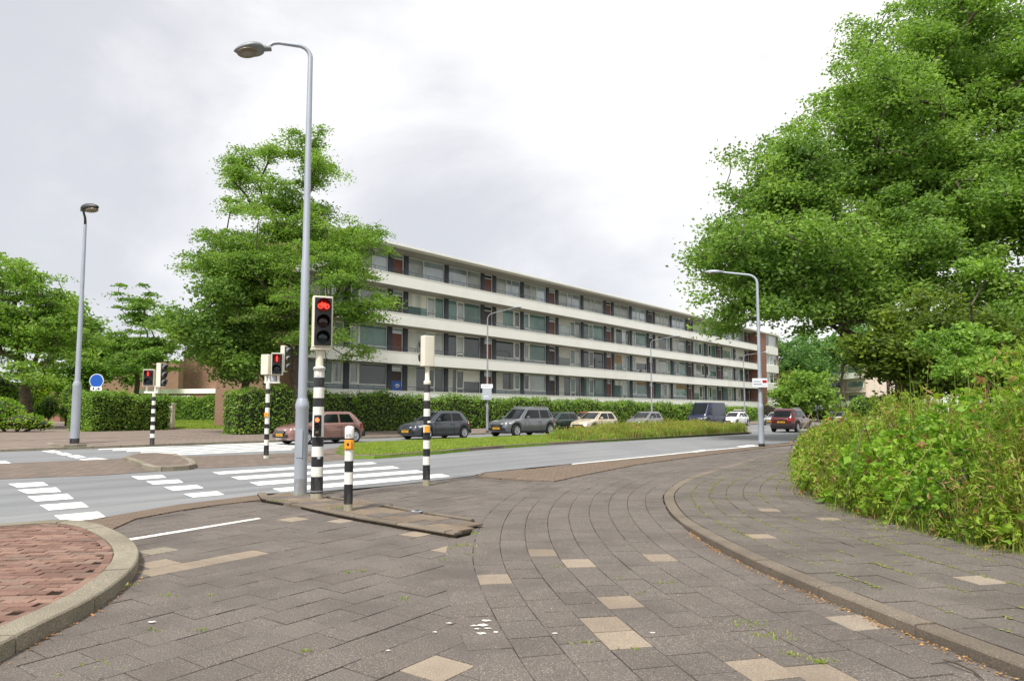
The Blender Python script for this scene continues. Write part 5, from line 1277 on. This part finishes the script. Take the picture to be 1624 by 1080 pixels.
l0 = road_lamp('street_lamp', bs[0], 7.75, -NV, 2.3, lampl[0], group='lamps along the far pavement')
for i in (1, 2): tcopy(l0, bs[i], l0.rotation_euler.z, 1, lampl[i])
# lamp at the right with name board
p = gp(1208, 708, .02); l1 = road_lamp('street_lamp', p, 7.2, (NV*.6+Vector((-1, 0, 0))), 1.45, 'single grey street lamp at the right where the walk narrows', 'galv', r=.10, hl=.7)
mb = MB(); wS, hS = .60, .36; mb.box((-wS/2-.08, -.02, -hS/2), (wS/2-.08, .02, hS/2), M['sign_white']); mb.box((.02, -.027, -.005), (wS/2-.10, -.021, .11), M['sign_red']); mb.box((-wS/2-.05, -.026, .06), (-.04, -.021, .085), M['sign_grey'])
mb.box((-wS/2-.05, -.026, .02), (-.02, -.021, .04), M['sign_grey']); mb.box((-wS/2-.05, -.026, -.055), (.0, -.021, -.035), M['sign_black']); mb.box((-wS/2-.05, -.026, -.115), (wS/2-.12, -.021, -.09), M['sign_grey']); mb.box((-wS/2-.08, -.03, -hS/2-.012), (wS/2-.08, .025, -hS/2-.003), M['sign_black'])
o = mb.build('road_sign', bevel=0); o.location = at(1208, 607, p.y-.16); tag(o, 'white notice board with a dark red block fixed to the right street lamp', 'sign')
# notice board on first far lamp
mb = MB(); mb.box((-.38, -.02, .1), (.38, .02, .36), M['sign_white']); mb.box((-.28, -.03, -.65), (.3, .02, .097), M['sign_grey']); mb.box((-.2, -.034, -.45), (.12, -.031, -.40), M['sign_white']); mb.box((-.3, -.024, .2), (.2, -.021, .25), M['sign_grey'])
o = mb.build('road_sign'); o.location = bs[0]+Vector((-.03, -.16, 2.75)); tag(o, 'small white and grey sign on the lamp between the hatchback and suv', 'sign')
# cycle path sign
p = at(151, 650, 44); p.z = .27; s = empty('cycle_sign', p, 0, 'round blue cycle route sign with a small white plate below', 'sign')
zc = at(151, 604, 44).z-p.z; zp = at(151, 616.5, 44).z-p.z
mb = MB(); mb.tube([(0, .04, 0), (0, .04, zc+.3)], .035, M['galv_dull'], 10); mb.build('post', s)
X = Matrix.Translation((0, 0, zc)) @ Matrix.Rotation(math.pi/2, 4, 'X')
mb = MB(); mb.lathe([(.46, -.012), (.46, .006)], M['sign_white'], 32, X); mb.lathe([(.42, .0065), (.42, .010)], M['sign_blue'], 32, X); bike(mb, .68, 'sign_white', -.016, .028); mb.build('round_plate', s)
mb = MB(); mb.box((-.37, -.012, zp-.13), (.37, .012, zp+.14), M['sign_white']); 
for cx in (-.17, .17): mb.lathe([(.06, .0), (.06, .004)], M['sign_black'], 12, Matrix.Translation((cx, -.0125, zp)) @ Matrix.Rotation(math.pi/2, 4, 'X')); mb.box((cx-.02, -.017, zp-.07), (cx+.02, -.013, zp+.09), M['sign_black'])
mb.build('lower_plate', s)
# utility cabinet by the hedge
p = gp(265, 680, .28); s = empty('utility_cabinet', p, R(8), 'pale grey upright utility cabinet at the end of the left hedge', 'cabinet')
mb = MB(); mb.box((-.42, -.3, 0), (.42, .3, .12), M['concrete']); mb.box((-.4, -.28, .12), (.4, .28, 1.66), M['sig_cream']); mb.build('housing', s, bevel=.012)
mb = MB(); mb.box((-.45, -.33, 1.663), (.45, .33, 1.75), M['sig_cream']); mb.build('lid', s, bevel=.012)
mb = MB(); mb.box((-.36, -.295, .2), (.36, -.283, 1.6), M['sig_cream']); dr = mb.build('door', s, bevel=.003); mb = MB(); mb.box((.24, -.33, .85), (.29, -.296, 1.05), M['sig_panel']); mb.build('handle', dr)
# thin posts
def post(label, px, py, z, h, r=.035, mat='galv', extra=None, name='post', cat='post'):
    p = gp(px, py, z); mb = MB(); mb.lathe([(r*1.2, 0), (r, .1), (r, h), (r*.4, h+.03)], M[mat], 10)
    if extra: extra(mb, h)
    o = mb.build(name, smooth=50); o.location = p; return tag(o, label, cat)
post('slim white post beside the left path', 91, 664, .27, 3.6, .08)
post('thin light lamp post far across the junction', 1297, 668, .1, 6.2, .13, cat='lamp post', extra=lambda m, h: m.box((-.75, -.05, h-4.7), (.75, .05, h-3.9), M['sign_grey']))
post('tall dark reddish post in front of the far pale flats', 1411, 672, .1, 9.5, .16, 'door_dark')
post('small white marker post at the far junction', 1319, 668, .1, 2.4, .15, extra=lambda m, h: m.box((-.3, -.06, h-.8), (.3, .06, h), M['sign_white']))
p = UV(u_of(1172, 30.6), 30.6, .12); mb = MB(); mb.box((-.55, -.4, 0), (.55, .4, 1.5), M['sig_grey']); mb.box((-.6, -.45, 1.503), (.6, .45, 1.6), M['sig_cream']); o = mb.build('street_cabinet', bevel=.02); o.location = p; o.rotation_euler = (0, 0, ROAD); tag(o, 'grey street cabinet beside the white car right of the blue van', 'cabinet')
# small litter and drain pieces
p = gp(661, 811.5, .055); mb = MB(); mb.box((-.075, -.035, 0), (.075, .035, .014), M['galv']); mb.box((-.02, -.03, .0143), (.035, .03, .022), M['sig_panel']); o = mb.build('lock_box', bevel=.004); o.location = p; o.rotation_euler = (0, 0, R(-20)); tag(o, 'small metal service cover glinting on the wedge island', 'cover')
mb = MB(); q = [gp(1497, 1046, .02), gp(1520, 1052, .035), gp(1545, 1064, .02), gp(1560, 1078, .02)]; mb.tube(q, [.004, .007, .006, .003], M['bark'], 6); o = mb.build('twig', smooth=50); tag(o, 'thin dark fallen twig lying by the right kerb', 'twig')
# ================================================================ CARS
def car(label, u, v, heading, paint_, L=4.0, W=1.7, H=1.46, style='hatch', rim=True, group=None, name='parked_car', rz=0):
    """origin under the middle of the car, nose towards +x"""
    p = UV(u, v, .012); ro = empty(name, p, ROAD+(math.pi if heading < 0 else 0)+rz, label, 'van' if style == 'van' else 'car', group)
    h = L/2; zb = .20 if style != 'suv' else .26; wr = .31 if style != 'suv' else .36; 
    if style == 'van': wr = .34; zb = .25
    fx_, rx_ = h-.78 if style != 'van' else h-.85, -h+(.62 if style == 'hatch' else .78); zw = wr
    if style == 'van': belt = 1.15; prof = [(-h, 1.15), (h-.95, 1.15), (h-.75, 1.10), (h-.15, .95), (h, .72)]
    elif style == 'suv': belt = 1.02; prof = [(-h, .86), (-h+.12, 1.02), (-h+.6, 1.06), (h-1.35, 1.02), (h-.45, .93), (h-.12, .84), (h, .62)]
    elif style == 'sedan': belt = .92; prof = [(-h, .8), (-h+.12, .95), (-h+.9, .95), (h-1.3, .92), (h-.4, .80), (h-.1, .7), (h, .52)]
    else: belt = .93; prof = [(-h, .74), (-h+.10, .95), (-h+.6, .99), (h-1.12, .94), (h-.42, .82), (h-.12, .72), (h, .54)]
    def itp(x, P_):
        for (a, za), (b_, zb_) in zip(P_, P_[1:]):
            if x <= b_: t_ = (x-a)/(b_-a); t_ = min(1, max(0, t_)); t_ = t_*t_*(3-2*t_)*.5+t_*.5; return za+(zb_-za)*t_
        return P_[-1][1]
    def half(x):
        e_ = abs(x)/h; return W/2*(1-.22*e_**7-.05*e_**2)
    vs = []; fs = []; ns = 84; ra_ = wr+.055; ring = None
    xs = [-h+2*h*(i/ns) for i in range(ns+1)]
    for x in xs:
        e_ = max(0, (abs(x)-(h-.14))/.14); zl = zb+.16*e_
        for xw in (fx_, rx_):
            d_ = abs(x-xw)
            if d_ < ra_: zl = max(zl, zw+math.sqrt(ra_*ra_-d_*d_))
        zs = itp(x, prof); zl = min(zl, zs-.08); hw = half(x); Hs = zs-zl
        pr = [(hw*.80, zl), (hw*.965, zl+min(.02, Hs*.1)), (hw*1.0, zl+Hs*.30), (hw*1.005, zl+Hs*.52), (hw*.985, zl+Hs*.78), (hw*.95, zs-.05), (hw*.89, zs-.01), (hw*.6, zs+.025), (0, zs+.04)]
        rg = [(x+.04*(1-abs(y)/hw)*(1 if x > h-.3 else -1 if x < -h+.2 else 0)*1.6, y, z) for y, z in pr]+[(x+.064*(1-abs(y)/hw)*(1 if x > h-.3 else -1 if x < -h+.2 else 0), -y, z) for y, z in reversed(pr[:-1])]
        n_ = len(rg); vs += rg
    for i in range(ns):
        for j in range(n_): a = i*n_+j; b_ = i*n_+(j+1) % n_; fs.append((a, b_, b_+n_, a+n_))
    fs.append(tuple(range(n_-1, -1, -1))); fs.append(tuple(range(ns*n_, ns*n_+n_)))
    mb = MB(); mb.add(vs, fs, M[paint_]); body = mb.build('body', ro, smooth=38)
    # greenhouse
    if style == 'van': g = dict(xb0=-h+.04, xb1=h-.72, xt0=-h+.10, xt1=h-1.55, wb=W*.49, wt=W*.455)
    elif style == 'suv': g = dict(xb0=-h+.10, xb1=h-1.18, xt0=-h+.55, xt1=h-2.0, wb=W*.475, wt=W*.38)
    elif style == 'sedan': g = dict(xb0=-h+.55, xb1=h-1.15, xt0=-h+1.25, xt1=h-2.05, wb=W*.47, wt=W*.37)
    else: g = dict(xb0=-h+.10, xb1=h-.98, xt0=-h+.62, xt1=h-1.85, wb=W*.475, wt=W*.375)
    zb2 = belt-.04; zt2 = H-.05; PW = 6
    def sect(f):     # f 0..1 from belt to roof edge
        cu = f**1.25; xa = g['xb0']+(g['xt0']-g['xb0'])*cu; xb = g['xb1']+(g['xt1']-g['xb1'])*f**1.08; hw = g['wb']+(g['wt']-g['wb'])*f**1.3
        return xa, xb, hw, zb2+(zt2-zb2)*f
    vs = []; fs = []; nr = 36; lv = [0, .15, .3, .45, .6, .75, .88, 1.0]
    def ringpts(xa, xb, hw, z, cr_=0):
        xc, A_ = (xa+xb)/2, (xb-xa)/2; o_ = []
        for j in range(nr):
            a = 2*math.pi*j/nr; c_, s_ = math.cos(a), math.sin(a)
            X_ = A_*math.copysign(abs(c_)**(2/PW), c_); Y_ = hw*math.copysign(abs(s_)**(2/PW), s_); o_.append((xc+X_, Y_, z+cr_*(1-(Y_/hw)**2)*(1-(X_/A_)**2)))
        return o_
    for f in lv: vs += ringpts(*sect(f))
    xa, xb, hw, z = sect(1)
    for sc_, dz_ in ((.97, .022), (.88, .04), (.6, .052), (.05, .058)):
        xc, A_ = (xa+xb)/2, (xb-xa)/2; vs += ringpts(xc-A_*sc_, xc+A_*sc_, hw*sc_, z+dz_)
    nl_ = len(vs)//nr
    for i in range(nl_-1):
        for j in range(nr): a, b_ = i*nr+j, i*nr+(j+1) % nr; fs.append((a, b_, b_+nr, a+nr))
    fs.append(tuple(range((nl_-1)*nr, nl_*nr)))
    mb = MB(); mb.add(vs, fs, M[paint_]); mb.build('roof', ro, smooth=40)
    def sx(y, f, sgn, off):
        xa, xb, hw, z = sect(f); xc, A_ = (xa+xb)/2, (xb-xa)/2; return (xc+sgn*(A_*(1-min(.999, abs(y/hw))**PW)**(1/PW)+off), y, z)
    def grid(fn, nu, nv_, mat_, nm, parent=ro):
        vs = [fn(i/nu, j/nv_) for i in range(nu+1) for j in range(nv_+1)]; fs = [(i*(nv_+1)+j, (i+1)*(nv_+1)+j, (i+1)*(nv_+1)+j+1, i*(nv_+1)+j+1) for i in range(nu) for j in range(nv_)]
        mb = MB(); mb.add(vs, fs, M[mat_]); o = mb.build(nm, parent, smooth=60); return o
    def ws(a, b_):
        f = .1+.84*b_; hw = sect(f)[2]; return sx((a*2-1)*hw*.86, f, 1, .006)
    grid(ws, 10, 6, 'car_glass', 'windscreen')
    if style != 'van': grid(lambda a, b_: sx((a*2-1)*sect(.14+.7*b_)[2]*.82, .14+.7*b_, -1, .006), 10, 5, 'car_glass', 'rear_window')
    def side_win(x0b, x0t, x1b, x1t, sg, f0=.12, f1=.86):
        def fn(a, b_):
            f = f0+(f1-f0)*b_; xa, xb, hw, z = sect(f); xc, A_ = (xa+xb)/2, (xb-xa)/2
            x = (x0b+(x0t-x0b)*b_)*(1-a)+(x1b+(x1t-x1b)*b_)*a; k__ = min(.98, abs((x-xc)/A_)); y = hw*(1-k__**PW)**(1/PW)+.007; return (x, sg*y, z)
        grid(fn, 8, 4, 'car_glass', 'side_window')
    xa0, xb0, _, _ = sect(.12); xa1, xb1, _, _ = sect(.86); mid = (g['xt0']+g['xt1'])/2+.12
    for sg in (1, -1):
        if style == 'van': side_win(h-1.9, h-1.9, xb0-.22, xb1-.12, sg, .12, .62)
        else:
            side_win(mid+.05, mid+.03, xb0-.24, xb1-.14, sg)
            if style == 'hatch' and L < 3.75 or style == 'hatch' and L < 4.2: side_win(xa0+.55, xa1+.35, mid-.05, mid-.05, sg)
            else: side_win(mid-.95, mid-.85, mid-.05, mid-.05, sg); side_win(xa0+.3, xa1+.22, mid-1.03, mid-.93, sg, .2)
    # wheels
    for xw in (fx_, rx_):
        for sg in (1, -1):
            wh = empty('wheel', (xw, sg*(W/2-.115), wr), 0, parent=ro); X = Matrix.Rotation(-sg*math.pi/2, 4, 'X')
            mb = MB(); mb.lathe([(wr*.55, -.09), (wr*.9, -.095), (wr, -.07), (wr, .07), (wr*.92, .098), (wr*.66, .10), (wr*.64, .07), (wr*.1, .06)], M['rubber'], 28, X); mb.build('tyre', wh, smooth=40)
            mb = MB(); mb.lathe([(wr*.66, .072), (wr*.66, .102), (wr*.60, .102), (wr*.60, .078)], M['rim'], 28, X); mb.lathe([(wr*.14, .07), (wr*.14, .105), (wr*.05, .108)], M['rim'], 14, X)
            for q in range(7):
                a = q*2*math.pi/7; c_, s_ = math.cos(a), math.sin(a); ww = wr*.075
                vs = [X @ Vector((c_*r_-s_*o_*ww, s_*r_+c_*o_*ww, z_)) for r_, z_ in ((wr*.1, .1), (wr*.63, .095)) for o_ in (-1, 1) for z_ in (z_, z_-.02)]
                mb.add([vs[k] for k in (0, 2, 6, 4, 1, 3, 7, 5)], [(0, 1, 2, 3), (4, 7, 6, 5), (0, 4, 5, 1), (2, 6, 7, 3), (0, 3, 7, 4), (1, 5, 6, 2)], M['rim'])
            mb.build('rim', wh, smooth=40)
    # underside and trims
    mb = MB(); mb.box((-h+.3, -W*.38, zb-.05), (h-.3, W*.38, zb+.28), M['plastic_black']); mb.build('underbody', ro)
    mb = MB()
    for sg in (1, -1): mb.box((rx_+ra_+.02, sg*(W/2-.012)-.012, zb+.0), (fx_-ra_-.02, sg*(W/2-.012)+.012, zb+.08), M['plastic_black'])
    mb.build('sill_trim', ro)
    # door seams, handles
    mb = MB(); xd = [mid, mid-1.0] if not (style == 'hatch' and L < 4.2) else [mid-.1]
    if style == 'van': xd = [h-2.0, h-3.0]
    for x in xd+[xb0-.22]:
        for sg in (1, -1): yy = half(x)*1.004; mb.box((x-.006, sg*yy-.004, zb+.1), (x+.006, sg*yy+.004, belt-.12), M['plastic_black'])
    mb.build('door_seam', ro)
    for sg in (1, -1):
        mb = MB(); x = xd[0]+.16; yy = half(x)*1.0; mb.box((x-.09, sg*yy-.01, belt-.17), (x+.09, sg*yy+.022, belt-.14), M[paint_]); mb.build('door_handle', ro, bevel=.006)
        mb = MB(); x = xb0-.38; yy = g['wb']+.03
        mb.lathe([(.02, 0), (.075, .02), (.09, .08), (.075, .13), (.01, .15)], M[paint_], 14, Matrix.Translation((x, sg*(yy+.10), belt+.02)) @ Matrix.Diagonal((.75, 1.25, 1, 1))); mb.box((x-.02, min(sg*yy-.04*sg, sg*(yy+.06)), belt+.03), (x+.02, max(sg*yy-.04*sg, sg*(yy+.06)), belt+.06), M['plastic_black']); mb.build('door_mirror', ro, smooth=50)
        # lamps: wrap around the corners, a little proud of the body
        zh = itp(h-.22, prof)-.14
        def hl(a, b_):
            x = h-.60+.56*a; hw = half(x); y_in = hw*(.985 if a < .6 else .985-.5*(a-.6)/.4); z = zh+.02-.06*a+(.11-.02*a)*b_+(1-a)*.05
            xo = x+(.05 if a > .6 else 0)*(a-.6)/.4; return (xo+.012, sg*(y_in+.012), z)
        grid(hl, 8, 3, 'headlamp', 'headlight')
        zt_ = belt-.26 if style != 'van' else .9
        def tl(a, b_):
            x = -h-.0+.30*a; hw = half(max(-h, x)); y_in = hw*(.72+.275*min(1, a*2.2)); return (x-.016-.03*(a < .2), sg*(y_in+.012), zt_-.02+.26*b_)
        grid(tl, 6, 4, 'tail_red', 'tail_light')
    zg = .5 if style in ('hatch', 'sedan') else .62
    mb = MB(); mb.box((h-.10, -W*.24, zg-.02), (h+.062, W*.24, zg+.10), M['plastic_black']); mb.box((h-.10, -W*.34, zb+.10), (h+.045, W*.34, zb+.24), M['plastic_black'])
    for q in range(3): mb.box((h+.062, -W*.22, zg+q*.035), (h+.068, W*.22, zg+.012+q*.035), M['chrome'])
    mb.build('grille', ro, bevel=.01)
    mb = MB(); zn = zb+.17; mb.box((h+.048, -.26, zn), (h+.064, .26, zn+.11), M['plate_yellow'])
    for q in range(6): mb.box((h+.0645, -.2+q*.072, zn+.028), (h+.0655, -.2+q*.072+.042, zn+.082), M['sign_black'])
    mb.build('number_plate', ro)
    mb = MB(); zr = .62 if style != 'suv' else .66; mb.box((-h-.055, -.26, zr), (-h-.03, .26, zr+.11), M['plate_yellow'])
    for q in range(6): mb.box((-h-.0565, -.2+q*.072, zr+.028), (-h-.0555, -.2+q*.072+.042, zr+.082), M['sign_black'])
    mb.box((-h-.03, -.28, zr-.02), (-h+.1, .28, zr+.13), M['plastic_black']); mb.build('number_plate', ro)
    mb = MB(); mb.box((-h-.045, -W*.42, zb+.08), (-h+.15, W*.42, zb+.30), M['plastic_black']); mb.build('rear_bumper', ro, bevel=.03)
    if style == 'suv':
        mb = MB()
        for sg in (1, -1):
            yy = sg*g['wt']*.92; mb.tube([(g['xt0']+.2, yy, H-.0), (g['xt0']+.35, yy, H+.05), (g['xt1']-.35, yy, H+.05), (g['xt1']-.2, yy, H-.0)], .018, M['chrome'], 8)
        mb.build('roof_rail', ro, smooth=50)
    return ro
CG = 'cars queued and parked on the far carriageway'
car('pink metallic hatchback behind the tall lamp post', (u_of(436, 27.2)+u_of(582, 26.1))/2+.1, 26.95, -1, 'paint_pink', 3.95, 1.68, 1.44, 'hatch', group=CG)
car('dark grey hatchback behind the banded signal post', (u_of(628, 27.6)+u_of(753, 26.1))/2, 26.95, -1, 'paint_anthracite', 4.05, 1.72, 1.47, 'hatch', group=CG)
car('grey blue suv between the dark hatchback and the tall weeds', 31.5, 26.2, -1, 'paint_greyblue', 4.7, 1.8, 1.68, 'suv', group=CG)
car('dark green car just behind the grey suv', u_of(893, 28.6)-.8, 28.6, -1, 'paint_green', 4.2, 1.7, 1.42, 'hatch', group=CG)
car('old red car mostly hidden behind the beige hatchback', u_of(930, 28.8)+.2, 28.9, -1, 'paint_redold', 4.1, 1.68, 1.45, 'hatch', group=CG)
car('pale beige hatchback seen over the tall grass', u_of(944, 26)+.2, 26.2, -1, 'paint_beige', 4.0, 1.7, 1.46, 'hatch', group=CG)
car('silver grey small car left of the blue van', u_of(1022, 27.3), 27.3, -1, 'paint_greysilver', 3.9, 1.68, 1.45, 'hatch', group=CG)
car('dark blue high roof delivery van', u_of(1117, 27.9)+.4, 27.9, -1, 'paint_navy', 5.2, 1.95, 2.32, 'van', group=CG, name='delivery_van')
car('white car partly hidden right of the blue van', u_of(1164, 28), 28, -1, 'paint_white', 4.1, 1.7, 1.45, 'hatch', group=CG)
car('silver white saloon on the far side left of the dark red suv', u_of(1224, 27)+1, 27, -1, 'paint_silver', 4.3, 1.75, 1.42, 'sedan', group=CG)
pr = gp(1262, 687); car('dark red suv driving away at the right end of the road', pr.x*S_+pr.y*C_+3.2, pr.x*NV.x+pr.y*NV.y+1.3, 1, 'paint_maroon', 4.35, 1.82, 1.66, 'suv', name='driving_car')
pr = gp(1300, 678); car('black car partly hidden by weeds beyond the dark red suv', pr.x*S_+pr.y*C_+6, pr.x*NV.x+pr.y*NV.y, 1, 'paint_black', 4.2, 1.75, 1.45, 'hatch', rz=.2)
